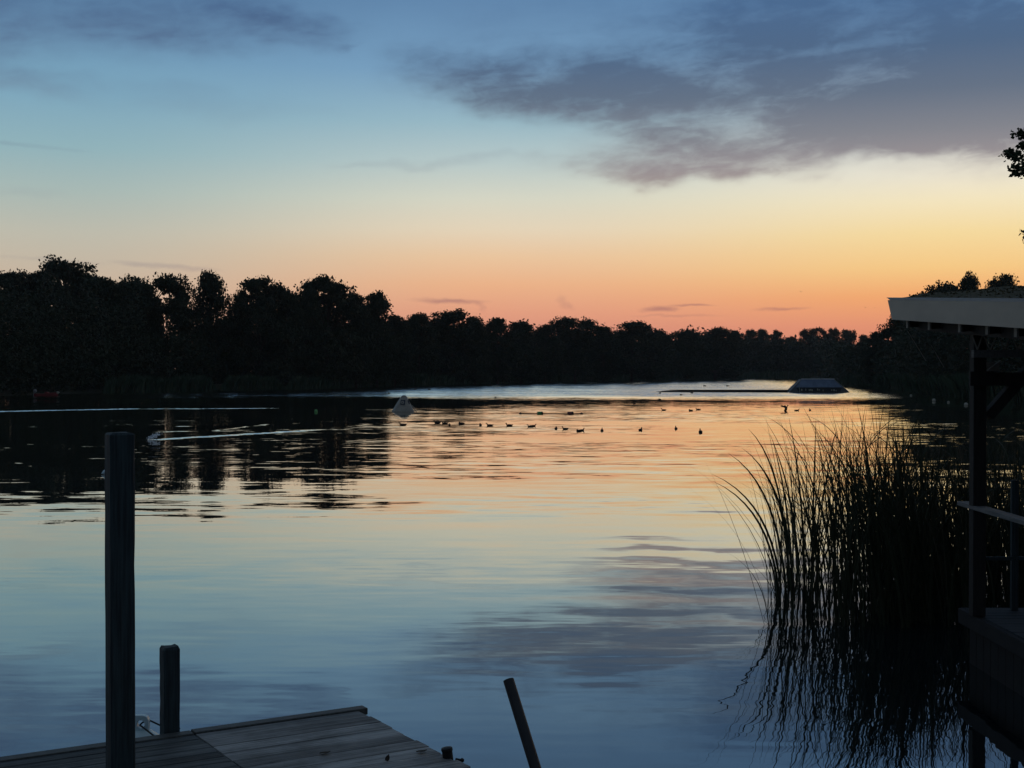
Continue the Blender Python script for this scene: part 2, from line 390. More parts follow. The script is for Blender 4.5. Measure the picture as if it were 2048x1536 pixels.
    for (p0, p1, w, wig, st, f1) in [((-60, 824), (300, 817), 1.7, (.5, 2.4), .10, 2), ((280, 818), (640, 816), 1.2, (.5, 3.0), .07, 6),
                                     ((302, 880), (665, 858), .55, (.8, .7), .085, 3.5), ((318, 864), (395, 862), .5, (.9, 1.2), .045, 1.5),
                                     ((345, 853), (395, 852), .5, (.9, 1.6), .05, 1), ((420, 862), (560, 846), .4, (.9, 1.6), .022, 2), ((30, 926), (50, 927), .16, (.9, .3), .045, .4), ((63, 932), (82, 932.5), .16, (.9, .3), .045, .4)]:
        a = W(*p0); b = W(*p1)
        L_ = line(a.x, a.y, b.x, b.y, w, wig, st, 0, f1); tot = L_ if tot is None else g.m('MAXIMUM', tot, L_)
    sy = g.m('ADD', g.m('ADD', sy, bias), tot)
    nrm = g.vm('NORMALIZE', g.comb(sx, g.m('MULTIPLY', sy, -1.0), 1.0))
    gl = g.node('ShaderNodeBsdfGlossy'); gl.inputs['Roughness'].default_value = 0.0
    gl.inputs['Color'].default_value = (.99, .968, .92, 1); g.l.new(nrm, gl.inputs['Normal'])
    df = g.node('ShaderNodeBsdfDiffuse'); df.inputs['Color'].default_value = (.006, .012, .016, 1)
    fr = g.node('ShaderNodeFresnel'); fr.inputs['IOR'].default_value = 1.34
    fac = g.m('POWER', fr.outputs[0], .5)
    mx = g.node('ShaderNodeMixShader'); g.put(mx.inputs[0], fac); g.l.new(df.outputs[0], mx.inputs[1]); g.l.new(gl.outputs[0], mx.inputs[2])
    out = g.node('ShaderNodeOutputMaterial'); g.l.new(mx.outputs[0], out.inputs[0])
    return m
M['water'] = water_mat()

# ------------------------------------------------------------------ lake, terrain
SH = [(-700, 830), (-300, 808), (0, 792), (120, 788), (230, 785), (430, 780), (560, 778), (800, 771), (1060, 764), (1300, 759), (1500, 756.2), (1600, 755.6)]
left_sh = [W(px, py) for px, py in SH]
right_sh = [W(1655, 757.5), W(1690, 767), W(1745, 770.5), W(1785, 776), W(1850, 787)] + [Vector((58, 150, 0)), Vector((52, 110, 0)), Vector((44, 70, 0)), Vector((30, 40, 0)), Vector((16, 26, 0)), Vector((9.5, 19.5, 0)), Vector((6.3, 14.4, 0)), Vector((5.7, 12.8, 0)), Vector((5.5, 6, 0)), Vector((3, 4.5, 0)), Vector((-6, 4.5, 0)), Vector((-30, 8, 0)), Vector((-60, 30, 0))]
LAKE = np.array([(p.x, p.y) for p in left_sh + right_sh])
def lake_sd(X, Y):
    """signed distance, negative inside the lake"""
    d = np.full(X.shape, 1e9); ins = np.zeros(X.shape, bool); n = len(LAKE)
    for i in range(n):
        ax, ay = LAKE[i]; bx, by = LAKE[(i + 1) % n]
        ex, ey = bx - ax, by - ay
        t = np.clip(((X - ax) * ex + (Y - ay) * ey) / (ex * ex + ey * ey), 0, 1)
        d = np.minimum(d, np.hypot(X - ax - t * ex, Y - ay - t * ey))
        c = ((ay > Y) != (by > Y)) & (X < (bx - ax) * (Y - ay) / (by - ay + 1e-12) + ax)
        ins ^= c
    return np.where(ins, -d, d)
def axis(lo, hi, dense):
    a = [0.0]
    while a[-1] < hi: a.append(a[-1] + max(1.2, abs(a[-1]) * dense))
    b = [0.0]
    while b[-1] > lo: b.append(b[-1] - max(1.2, abs(b[-1]) * dense))
    return np.array(sorted(set(a + b)))
gx = axis(-1800, 1800, .035); gy = axis(-300, 3200, .016)
GX, GY = np.meshgrid(gx, gy)
sd = lake_sd(GX, GY)
GZ = np.where(sd < 0, np.maximum(-1.8, sd * .35), np.minimum(.9, .12 + sd * .22)) + np.where(sd > 6, .25 * np.sin(GX * .11) * np.cos(GY * .07), 0)
nx, ny = len(gx), len(gy)
idx = np.arange(nx * ny).reshape(ny, nx)
FQ = np.stack([idx[:-1, :-1], idx[:-1, 1:], idx[1:, 1:], idx[1:, :-1]], -1).reshape(-1, 4)
o = raw_obj('ground', np.stack([GX, GY, GZ], -1).reshape(-1, 3), FQ, M['ground']); tag(o, kind='structure'); o.data.shade_smooth()
o = raw_obj('water', [(-1500, -40, 0), (1500, -40, 0), (1500, 1800, 0), (-1500, 1800, 0)], [(0, 1, 2, 3)], M['water']); tag(o, kind='structure')

# ------------------------------------------------------------------ trees
def leaf_quads(C, size, r, up=0.0, asp=.6):
    """random diamond leaves centred at C (n,3)"""
    n = len(C)
    a = r.normal(size=(n, 3)); a[:, 2] *= .8; a /= np.linalg.norm(a, axis=1, keepdims=True)
    b = r.normal(size=(n, 3)); b -= a * np.sum(a * b, 1, keepdims=True); b /= np.linalg.norm(b, axis=1, keepdims=True)
    s = (size * r.uniform(.6, 1.3, n))[:, None]
    V = np.stack([C - a * s * .6, C + b * s * asp * .5 + a * s * .05, C + a * s * .6, C - b * s * asp * .5 - a * s * .05], 1).reshape(-1, 3)
    return V, np.arange(4 * n).reshape(n, 4)
def crown_proto(seed, style):
    r = np.random.default_rng(seed)
    lob = []
    def env(t):
        if style == 'dome': return .50 * np.sqrt(max(0, 1 - ((t - .45) / .56) ** 2))
        if style == 'tall': return .42 * (np.sin(np.pi * min(1, max(0, (t + .12) / 1.14))) ** .75)
        if style == 'umbrella': return (.5 * np.sqrt(max(0, 1 - ((t - .78) / .24) ** 2))) if t > .66 else .22
        if style == 'column': return .40 if t < .82 else .40 * np.sqrt(max(0, 1 - ((t - .82) / .2) ** 2))
        return .44 * (np.sin(np.pi * min(1, max(0, (t + .2) / 1.22))) ** .6)
    n = 46
    for i in range(n):
        t = .04 + .93 * ((i + r.uniform(0, 1)) / n) ** (.85 if style != 'umbrella' else .55)
        e = env(t); a = r.uniform(0, 2 * np.pi); q = np.sqrt(r.uniform(.1, 1))
        rad = r.uniform(.75, 1.25) * (1.1 - .45 * t)
        lob.append((np.array([np.cos(a) * max(0, e - rad * .12) * q, np.sin(a) * max(0, e - rad * .12) * q, min(t, 1 - rad * .085)]), rad))
    C = []
    for c, rad in lob:
        m = 26
        d = r.normal(size=(m, 3)); d /= np.linalg.norm(d, axis=1, keepdims=True)
        cl = c + d * rad * r.uniform(.3, 1.1, (m, 1)) * np.array([.19, .19, .095])
        for q in cl:
            C.append(q + r.normal(size=(15, 3)) * np.array([.034, .034, .015]))
    for i in range(12):       # thin sprigs that break the outline
        a = r.uniform(0, 2 * np.pi); t = r.uniform(.75, .97); e = env(t)
        base = np.array([np.cos(a) * e * r.uniform(.1, .9), np.sin(a) * e * .7, t - .03])
        tip = base + np.array([r.normal() * .06, r.normal() * .06, r.uniform(.02, .05)])
        C.append(base + (tip - base) * r.uniform(0, 1, (26, 1)) + r.normal(size=(26, 3)) * .008)
    C = np.concatenate(C); C[:, 2] = np.clip(C[:, 2], .015, 1.03)
    V, Fq = leaf_quads(C, .0275, r, asp=.75)
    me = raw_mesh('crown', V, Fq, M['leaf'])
    # trunk with limbs
    mb = MB(); x0 = r.normal() * .01
    mb.tube([(0, 0, -.03), (x0, 0, .25), (-x0, x0, .55), (0, 0, .85)], [.022, .017, .011, .003], 7)
    for c, rad in lob[::2]:
        z0 = max(.12, c[2] - .22); mb.tube([(0, 0, z0), (c[0] * .5, c[1] * .5, z0 + (c[2] - z0) * .65), tuple(c)], [.008, .005, .002], 5)
    mt = mb.mesh('trunk'); mt.materials.append(M['bark'])
    return me, mt
PROTO = {}
for st, seeds in dict(dome=(11, 12, 13), tall=(21, 22, 23), round=(31, 32, 33), umbrella=(41, 42), column=(51, 52)).items():
    PROTO[st] = [crown_proto(s, st) for s in seeds]
ntree = 0
def tree(px, top, wpx, Y, style, label, group, z0=.3):
    global ntree
    ntree += 1
    p = P(px, HOR, Y); t = P(px, top, Y)
    H = (t.z - z0) / 1.0; wd = wpx * Y / F
    rt = empty('tree', (p.x, p.y, z0), label, 'tree', group)
    cm, tm = PROTO[style][ntree % len(PROTO[style])]
    rz = random.uniform(0, 6.28)
    for nm, me in (('trunk', tm), ('crown', cm)):
        c = bpy.data.objects.new(nm, me); COL.objects.link(c); c.parent = rt
    wd *= 1.55
    rt.scale = (wd, wd, H); rt.rotation_euler.z = rz
GL, GMID, GF, GR = 'tall trees along the left bank', 'trees along the far middle shore', 'distant trees at the lake end', 'trees on the right bank'
for px, top, w, Y, st, lab in [
    (-70, 545, 150, 190, 'round', 'dark tree cut off by the left picture edge, beyond the red dinghy'),
    (25, 545, 130, 200, 'dome', 'dark tree with low ragged top at far left, just left of the tallest crown'),
    (82, 548, 90, 206, 'round', 'narrow dark tree tucked against the left side of the tallest crown'),
    (130, 519, 128, 215, 'dome', 'tallest tree of the left bank, its broad crown standing above its neighbours'),
    (210, 556, 105, 205, 'round', 'tree with sprigs along a sloping top, right of the tallest crown'),
    (252, 566, 70, 212, 'round', 'small topped tree in the dip between two broad crowns on the left bank'),
    (303, 552, 118, 212, 'umbrella', 'flat-topped tree with sky gaps under its dome on the left bank'),
    (362, 572, 44, 214, 'tall', 'low narrow tree between the flat-topped tree and the open loose tree'),
    (420, 544, 76, 218, 'tall', 'open loose tree with a spiky top and sky showing through its right side'),
    (482, 580, 38, 222, 'round', 'small tree filling the notch right of the open loose tree'),
    (520, 557, 105, 222, 'dome', 'broad dark tree with a stepped top in the middle of the left bank'),
    (572, 578, 70, 226, 'tall', 'slim tree on the right shoulder of the stepped broad tree'),
    (612, 578, 70, 232, 'round', 'bushy tree on the left shoulder of the high knobbly crown'),
    (655, 555, 112, 236, 'dome', 'high knobbly crown, second highest of the left bank, above the dark reeds'),
    (712, 592, 62, 240, 'round', 'low tree in the dip before the last tall tree of the left bank'),
    (754, 584, 78, 250, 'tall', 'last tall tree of the left bank, leaning right where the skyline drops'),
    (790, 632, 60, 262, 'round', 'low dark tree at the foot of the skyline drop, left bank')]:
    tree(px, top, w, Y, st, lab, GL)
for px, top, w, Y, st, lab in [
    (838, 629, 74, 285, 'round', 'first tree of the middle shore, with a small peak, above the white buoy'),
    (905, 621, 96, 300, 'dome', 'broad round tree, highest of the middle shore, beneath the thin low cloud'),
    (950, 634, 50, 306, 'round', 'small tree on the right flank of the highest middle shore tree'),
    (995, 637, 66, 320, 'dome', 'rounded middle shore tree left of the long even hedge of crowns'),
    (1042, 643, 70, 335, 'round', 'even-topped tree beside the tree with the small rounded peak, middle shore'),
    (1090, 650, 64, 350, 'round', 'low even tree behind the small shelter with the pale roof'),
    (1150, 636, 78, 365, 'umbrella', 'parasol-shaped tree rising over the middle of the far shore'),
    (1206, 654, 60, 380, 'round', 'low tree in the saddle between the parasol tree and the wide dome'),
    (1264, 644, 100, 390, 'dome', 'wide domed tree right of the parasol-shaped tree'),
    (1318, 662, 60, 420, 'round', 'low tree on the right slope of the wide domed tree'),
    (1372, 660, 64, 440, 'dome', 'small rounded tree, left neighbour of the broad tree before the far end'),
    (1430, 656, 84, 460, 'dome', 'broad low tree where the middle shore nears the far end'),
    (1468, 662, 40, 480, 'tall', 'slim tree just left of the first blocky group at the far end')]:
    tree(px, top, w, Y, st, lab, GMID)
for px, top, w, Y, st, lab in [
    (1500, 660, 30, 640, 'column', 'left tree of the low blocky group at the far end'),
    (1526, 658, 30, 642, 'column', 'middle tree of the low blocky group at the far end'),
    (1551, 661, 26, 640, 'column', 'right tree of the low blocky group at the far end'),
    (1582, 674, 44, 650, 'round', 'lowest distant tree in the gap between the two blocky groups'),
    (1610, 659, 24, 660, 'column', 'narrow leftmost tree of the blocky row above the ramp'),
    (1634, 655, 36, 660, 'column', 'tallest rounded block tree above the floating ramp'),
    (1666, 657, 26, 660, 'column', 'upright block tree second from right above the ramp'),
    (1697, 659, 38, 660, 'column', 'wide block tree at the right end of the row above the ramp'),
    (1727, 671, 34, 600, 'round', 'small low tree in the notch left of the right bank')]:
    tree(px, top, w, Y, st, lab, GF)
for px, top, w, Y, st, lab in [
    (1755, 664, 54, 270, 'round', 'low leading tree at the tip of the right bank, by the orange notch'),
    (1795, 630, 70, 262, 'tall', 'sloping tree partly behind the left end of the pale roof edge'),
    (1842, 592, 84, 256, 'round', 'dark tree right of the roof corner, lower left of the round crowns'),
    (1890, 566, 92, 252, 'dome', 'broad bushy crown above the pavilion roof, left of the two small round heads'),
    (1938, 549, 56, 250, 'tall', 'left one of the two small round-headed trees above the pavilion roof'),
    (2002, 550, 64, 250, 'dome', 'right one of the two small round-headed trees above the pavilion roof'),
    (2070, 578, 90, 246, 'round', 'tree at the right picture edge hidden mostly behind the pavilion roof')]:
    tree(px, top, w, Y, st, lab, GR)

# thick undergrowth and back rows below the tree tops: one mass nobody could count
def interp(tab, x): return np.interp(x, [a for a, _ in tab], [b for _, b in tab])
TOPS = [(-400, 545), (0, 565), (130, 548), (240, 582), (275, 590), (298, 655), (335, 655), (352, 600), (395, 600), (425, 640), (460, 640), (480, 602), (520, 580), (600, 598), (655, 585), (710, 605), (760, 618), (800, 645), (900, 636), (1000, 650), (1090, 656), (1210, 662), (1270, 654), (1330, 668), (1420, 663), (1500, 674), (1600, 680), (1700, 680), (1740, 690), (1790, 660), (1850, 610), (1900, 590), (1965, 596), (2200, 596)]
SHY = [(-400, 812), (0, 791.5), (120, 787.5), (230, 784), (430, 779), (560, 777), (800, 770.5), (1060, 763.6), (1300, 758.7), (1500, 756), (1640, 755.4), (1660, 757.5), (1690, 766), (1745, 770), (1785, 775), (1850, 786), (2000, 797), (2200, 810)]
def wood():
    r = np.random.default_rng(5)
    n = 19000
    px = r.uniform(-380, 2190, n)
    Ysh = CAMH * F / (interp(SHY, px) - HOR)
    back = r.uniform(0, 1, n) ** 1.3 * 16 - np.where(px < 215, 1.5, -.8) * np.where(px > 1480, 1.6, 1)
    Y = Ysh + back
    ztop = CAMH + (HOR - interp(TOPS, px)) / F * Y
    bump = .87 + .16 * np.sin(px * .11) * np.sin(px * .037 + 1)
    f = r.uniform(0, 1, n) ** .8
    z = .3 + (ztop * bump - .3) * f * np.clip(.45 + back / 12, 0, 1)
    X = (px - CX) / F * Y
    C = np.stack([X, Y, z], 1)
    rad = np.clip(Y * .0042, .7, 2.4)[:, None]
    k = 16
    Q = (C[:, None, :] + r.normal(size=(n, k, 3)) * rad[:, :, None] * np.array([.8, .8, .6])).reshape(-1, 3)
    Q[:, 2] = np.maximum(Q[:, 2], .05)
    V, Fq = leaf_quads(Q, np.repeat(rad[:, 0], k) * .5, r, asp=.75)
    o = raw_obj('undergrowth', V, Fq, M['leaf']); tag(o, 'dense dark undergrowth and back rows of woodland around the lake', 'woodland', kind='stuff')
wood()

# reed belts along the far shore
def belt(name, tab, hgt, n, label, seed, wd=.05):
    r = np.random.default_rng(seed)
    x0, x1 = tab[0][0], tab[-1][0]
    px = r.uniform(x0, x1, n); Y = CAMH * F / (interp(tab, px) - HOR)
    Y = Y + r.uniform(0, 1, n) ** 1.3 * Y * .045
    edge = np.clip(np.minimum(px - x0, x1 - px) / 22.0, 0, 1) ** .5
    h = hgt * edge * (.8 + .10 * np.sin(px * .05 + seed) + .07 * np.sin(px * .17 + 2 * seed) + .05 * np.sin(px * .41) + r.normal(size=n) * .11)
    X = (px - CX) / F * Y
    w = wd * Y / 200 * r.uniform(.7, 1.4, n) + .02; ln = r.normal(size=n) * .16; ly = r.normal(size=n) * .16
    a = r.uniform(0, np.pi, n); cx, cy = np.cos(a) * w, np.sin(a) * w
    V = np.stack([np.stack([X - cx, Y - cy, 0 * X - .2], 1), np.stack([X + cx, Y + cy, 0 * X - .2], 1),
                  np.stack([X + ln * .5 + cx * .8, Y + ly * .5 + cy * .8, h * .65], 1), np.stack([X + ln * h, Y + ly * h, h], 1)], 1).reshape(-1, 3)
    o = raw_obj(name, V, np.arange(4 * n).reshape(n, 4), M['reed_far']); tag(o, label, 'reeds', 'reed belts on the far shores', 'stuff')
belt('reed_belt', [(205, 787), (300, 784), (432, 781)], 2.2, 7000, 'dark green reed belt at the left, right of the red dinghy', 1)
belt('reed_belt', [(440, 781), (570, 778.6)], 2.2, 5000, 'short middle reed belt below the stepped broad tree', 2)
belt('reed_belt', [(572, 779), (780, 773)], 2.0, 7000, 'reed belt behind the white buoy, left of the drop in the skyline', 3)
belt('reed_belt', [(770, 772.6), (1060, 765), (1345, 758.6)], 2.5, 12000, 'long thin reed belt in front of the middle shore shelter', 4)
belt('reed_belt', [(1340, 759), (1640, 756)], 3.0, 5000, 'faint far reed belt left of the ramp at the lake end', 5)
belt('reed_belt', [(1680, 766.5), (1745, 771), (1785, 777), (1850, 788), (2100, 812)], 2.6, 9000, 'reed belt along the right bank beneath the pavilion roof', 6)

# small shelter with a pale roof edge on the middle shore
sp = P(1088, 748, 372)
rt = empty('shelter', (sp.x, sp.y, .6), 'tiny dark shelter with a thin pale flat roof on the middle shore', 'shelter')
zt = P(1088, 734, 372).z
MB().box((sp.x, sp.y, zt), 3.4, 2.4, .16).build('roof', M['roof_pale'], rt)
mb = MB().box((sp.x, sp.y + .9, (zt + .6) / 2), 3.0, .1, zt - .8); mb.build('wall', M['timber'], rt)
for sx in (-1.45, 1.45): MB().box((sp.x + sx, sp.y - 1, (zt + .6) / 2), .14, .14, zt - .8).build('post', M['timber'], rt)

# ------------------------------------------------------------------ overhanging near tree, upper right
def near_tree():
    r = np.random.default_rng(77); Y = 21.0
    tb = Vector((12.4, Y + 1, .4))
    rt = empty('overhanging_tree', tb, 'large leafy tree whose branch tips reach in at the upper right edge', 'tree')
    MB().tube([tb - Vector((0, 0, .4)), tb + Vector((.1, 0, 2.5)), tb + Vector((-.2, 0, 5)), tb + Vector((.1, .2, 8))], [.34, .27, .2, .06], 10).build('trunk', M['bark'], rt, smooth=True)
    tips = [(2003, 308, 0), (2024, 268, .4), (2030, 345, -.4), (2044, 468, .3), (2056, 300, -.6), (2070, 240, .8)]
    C = []; mb = MB()
    for px, py, dy in tips:
        e = P(px, py, Y + dy); b = Vector((e.x + 2.6 + r.uniform(0, 1), e.y + .5, e.z - .5)); tr = Vector((tb.x, tb.y, min(7.2, e.z - .6)))
        m_ = e + (b - e) * .45 + Vector((0, 0, .12))
        pts = [tr, b, m_, e]; mb.tube(pts, [.09, .05, .022, .006], 6)
        for k in range(60):      # clusters of leaves along the outer part of the branch
            t = r.uniform(0, 1) ** 1.2
            q = e + (m_ - e) * t if r.uniform() < .6 else m_ + (b - m_) * t
            sp = .03 + .22 * min(1, (q - e).length / .8)
            q = np.array(q) + r.normal(size=3) * np.array([sp * .6, sp, sp * .75])
            C.append(q + r.normal(size=(14, 3)) * .035)
    for k in range(900):         # rest of the crown, outside the picture
        d = r.normal(size=3); d /= np.linalg.norm(d); q = np.array(tb) + np.array([0, 0, 6.8]) + d * np.array([3.3, 3.4, 3.2]) * r.uniform(.45, 1)
        if q[0] / q[1] < (2075 - CX) / F: continue
        C.append(q + r.normal(size=(12, 3)) * .13)
    for k in range(24):
        d = r.normal(size=3); d /= np.linalg.norm(d); d[0] = abs(d[0]) * .9
        mb.tube([tb + Vector((0, 0, 4 + r.uniform(0, 2.5))), tb + Vector((0, 0, 6.8)) + Vector(d * np.array([2.6, 2.6, 2.6]))], [.06, .012], 5)
    mb.build('branch', M['bark'], rt, smooth=True)
    C = np.concatenate(C) - np.array(tb); V, Fq = leaf_quads(C, .075, r, asp=.7)
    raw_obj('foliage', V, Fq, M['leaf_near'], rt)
near_tree()

# ------------------------------------------------------------------ foreground reeds
def blades(base, h, az, lean, bend, w, seg=8, droop=None):
    """arching leaf ribbons; arrays of length n"""
    n = len(base); t = np.linspace(0, 1, seg + 1)[None, :]
    out = h[:, None] * (np.tan(lean)[:, None] * t + bend[:, None] * t ** 3)
    up = h[:, None] * (t - .28 * bend[:, None] * t ** 3)
    cx = base[:, 0:1] + np.cos(az)[:, None] * out; cy = base[:, 1:2] + np.sin(az)[:, None] * out; cz = base[:, 2:3] + up
    ww = w[:, None] * np.clip(1.04 - t ** 3.6, .06, 1) * np.clip(.6 + t * 2, 0, 1) * .5
    pa = az + np.pi / 2 + rng.normal(size=n) * .7
    dx, dy = np.cos(pa)[:, None] * ww, np.sin(pa)[:, None] * ww
    A = np.stack([cx - dx, cy - dy, cz], -1); B = np.stack([cx + dx, cy + dy, cz], -1)
    V = np.stack([A, B], 2).reshape(n, -1, 3)                   # n, 2(seg+1), 3
    m = 2 * (seg + 1); i = np.arange(seg) * 2
    f = np.stack([i, i + 1, i + 3, i + 2], 1)
    Fq = (np.arange(n)[:, None, None] * m + f[None]).reshape(-1, 4)
    return V.reshape(-1, 3), Fq
def reed_bed():
    r = np.random.default_rng(3); Vs = []; Fs = []; off = 0
    n = 900
    px = 1546 + 650 * r.uniform(0, 1, n) ** .9
    yb = r.uniform(1120, 1258, n) - np.clip((px - 1800) / 400, 0, 1) * r.uniform(0, 90, n)
    dens = np.interp(px, [1546, 1620, 1700, 1760, 1860, 1900, 1940, 1985, 2010, 2040], [.24, .36, .46, .74, 1, .6, .9, .5, .36, .95])
    keep = r.uniform(0, 1, n) < dens; px, yb = px[keep], yb[keep]
    Y = CAMH * F / (yb - HOR)
    X = (px - CX) / F * Y
    hmax = np.interp(px, [1540, 1600, 1650, 1760, 1850, 1950, 2200], [1.75, 2.1, 2.3, 2.4, 2.2, 2.05, 1.9])
    for k in range(4):
        n = len(X)
        b = np.stack([X + r.normal(size=n) * .04, Y + r.normal(size=n) * .04, np.full(n, -.25)], 1)
        h = (hmax + .25) * (np.clip(r.normal(.91, .12, n), .4, 1.1) if k < 3 else r.uniform(.35, .9, n))
        az = np.where(r.uniform(0, 1, n) < .68, np.pi + r.normal(size=n) * .7, r.normal(size=n) * .9)
        lean = np.abs(r.normal(0, .10, n)) + .02; bend = np.abs(r.normal(.17, .18, n)) * (1 if k else .5)
        w = r.uniform(.009, .021, n) * (1.0 if k < 3 else .7) * np.interp(px, [1640, 1780, 1900], [1, 1.45, 1.3])
        V, Fq = blades(b, h, az, lean, bend, w, 10); Vs.append(V); Fs.append(Fq + off); off += len(V)
    # some blades snapped over: short drooping tips
    n = 90; kk = r.integers(0, len(X), n)
    b = np.stack([X[kk] + r.normal(size=n) * .15, Y[kk], hmax[kk] * r.uniform(.45, .9, n)], 1)
    V, Fq = blades(b, r.uniform(.35, .7, n), r.uniform(0, 6.28, n), r.uniform(.5, 1.1, n), r.uniform(.4, 1.2, n), r.uniform(.012, .022, n), 10); Vs.append(V); Fs.append(Fq + off); off += len(V)
    o = raw_obj('reed_bed', np.concatenate(Vs), np.concatenate(Fs), M['reed'])
    tag(o, 'dense bed of tall dark reeds standing in the water beside the pavilion', 'reeds', kind='stuff')
reed_bed()
# single reeds that lean out of the bed at its open left side
RE = [(1562, 1185, 1425, 962), (1566, 1178, 1424, 948), (1575, 1190, 1456, 906), (1580, 1172, 1497, 858), (1590, 1180, 1484, 896), (1600, 1170, 1540, 868), (1556, 1192, 1526, 1088), (1610, 1186, 1578, 836), (1622, 1176, 1632, 835), (1586, 1194, 1545, 880)]
RL = ['reed arching furthest left with its tip hanging lowest over the water', 'reed arching left just above the lowest hanging tip', 'reed bowed left in a long even curve below the two highest loose tips',
      'slender reed leaning left, tip well above the bowed ones', 'reed curving left between the slender reed and the bowed one', 'reed leaning slightly left at the shoulder of the bed',
      'short reed low at the left foot of the bed, ending below mid height', 'upright reed at the open left side with its tip highest there', 'straight reed standing just right of the upright tallest left reed', 'reed leaning left close beside the shoulder reed']
for (bx, by, tx, ty), lab in zip(RE, RL):
    b = W(bx, by, 0); Y = b.y; t = P(tx, ty, Y - .2)
    r = np.random.default_rng(bx)
    mb_V = []; mb_F = []
    out = t.x - b.x; hh = t.z
    n = 12; vs = []; ts = np.linspace(0, 1, n + 1)
    for q in ts:
        arch = .25 * q + .75 * q ** 2.6
        zc = -.25 + (hh + .25) * (q if abs(out) < .5 else (1.22 * q - .22 * q ** 3.2) )
        yy = b.y - .2 * q; w = .019 * (1.03 - q ** 3.5) + .001
        vs += [(b.x + out * arch - w * .8, yy - w * .5, zc - w * .3), (b.x + out * arch + w * .8, yy + w * .5, zc + w * .3)]
    fs = [(2 * i, 2 * i + 1, 2 * i + 3, 2 * i + 2) for i in range(n)]
    V = np.array(vs) - np.array(b)
    o = raw_obj('reed', V, fs, M['reed'], loc=b); tag(o, lab, 'reed', 'single reeds at the open side of the bed')

# ------------------------------------------------------------------ jetty
ZD = .5
C0 = W(706, 1416, ZD); E1 = W(0, 1515, ZD); E2 = W(945, 1536, ZD)
u = (E1 - C0).normalized()              # along the far edge, to the left
v = (E2 - C0).normalized()              # along the right edge, towards the camera
jt = empty('jetty', (C0.x, C0.y, 0), 'low wooden jetty of weathered grey planks at the bottom left', 'jetty')
up = Vector((0, 0, 1))
def plank(mb, a0, a1, b0, b1, z, th=.032, j=0.0):
    q = [C0 + u * (a0 + j) + v * b0, C0 + u * (a0 + j * .8) + v * b1, C0 + u * a1 + v * b1, C0 + u * a1 + v * b0]
    q = [Vector((p.x, p.y, z)) for p in q]
    mb.hexa([p - up * th for p in q], q)
WID = (W(385, 1465, ZD) - C0).length
LEN = 5.2
dry = MB(); wet = MB(); b = .105; pw = .172
while b < LEN:
    plank(dry, random.uniform(-.012, .014), WID - .003, b, b + pw, ZD + random.uniform(-.003, .002), j=random.uniform(-.006, .006))
    b += pw + .008
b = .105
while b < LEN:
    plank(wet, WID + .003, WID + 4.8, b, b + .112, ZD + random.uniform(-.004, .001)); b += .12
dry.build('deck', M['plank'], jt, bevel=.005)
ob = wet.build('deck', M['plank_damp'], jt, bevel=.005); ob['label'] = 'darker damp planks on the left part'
mb = MB(); plank(mb, -.075, WID - .003, 0, .097, ZD + .012, .05); mb.build('edge_board', M['plank_wet'], jt, bevel=.006)
mb = MB(); plank(mb, WID + .003, WID + 4.8, 0, .097, ZD + .006, .05); mb.build('edge_board', M['plank_wet'], jt, bevel=.006)
mb = MB()
for a in (.06, WID * .5, WID - .06, WID + 1.6, WID + 3.2): plank(mb, a - .04, a + .04, .02, LEN, ZD - .036, .16)
mb.build('joist', M['timber'], jt)
for a, bb in ((.16, .25), (.16, 2.4), (WID - .2, .25), (WID - .2, 2.4), (WID + 2.6, .25), (WID + 2.6, 2.4), (.16, 4.6), (WID - .2, 4.6)):
    p = C0 + u * a + v * bb; MB().tube([(p.x, p.y, -1.6), (p.x, p.y, ZD - .05)], .075, 10).build('pile', M['timber'], jt, smooth=True)

def jag_post(p, wx, top, name, label, rot, cham):
    """square weathered post with a chamfered, rough-sawn top"""
    a = Vector((math.cos(rot), math.sin(rot), 0)); bq = Vector((-math.sin(rot), math.cos(rot), 0))
    mb = MB(); n = 26; r = np.random.default_rng(int(wx * 1000)); ring = []
    h = wx / 2; zs = np.linspace(-1.2, top - cham, n)
    prof = [(-h, -h * .86), (-h * .9, -h), (h * .9, -h), (h, -h * .9), (h, h * .9), (h * .9, h), (-h * .9, h), (-h, h * .88)]
    vs = []; fs = []
    for i, z in enumerate(zs):
        for k, (s, t) in enumerate(prof):
            jx, jy = r.normal(size=2) * .0012; q = p + a * (s + jx) + bq * (t + jy); vs.append((q.x, q.y, z))
    for k, (s, t) in enumerate(prof):
        q = p + a * s * .84 + bq * t * .84; vs.append((q.x, q.y, top + r.normal() * .003))
    m = len(prof)
    for i in range(n):
        for k in range(m): fs.append((i * m + k, i * m + (k + 1) % m, (i + 1) * m + (k + 1) % m, (i + 1) * m + k))
    c = len(vs); vs.append((p.x, p.y, top + .002))
    for k in range(m): fs.append((n * m + k, n * m + (k + 1) % m, c))
    mb.add(vs, fs)
    o = mb.build(name, M['post'], None, loc=(p.x, p.y, 0)); tag(o, label, 'post')
    return o
ang = math.atan2((-u).y, (-u).x)
YP = 7.75
tp = P(239, 865, YP)
jag_post(Vector((tp.x, tp.y, 0)), 58 * YP / F / 1.2, tp.z, 'mooring_post', 'tall dark square timber post rising past the jetty at left', ang, .012)
bp_ = C0 + u * (W(338, 1470, ZD) - C0).length - v * .085
bp_.x = (338 - CX) / F * bp_.y
tp = P(338, 1292, bp_.y)
jag_post(Vector((bp_.x, bp_.y, 0)), 39 * bp_.y / F / 1.2, tp.z, 'mooring_post', 'short square timber post with chamfered top at the far jetty edge', ang, .018)

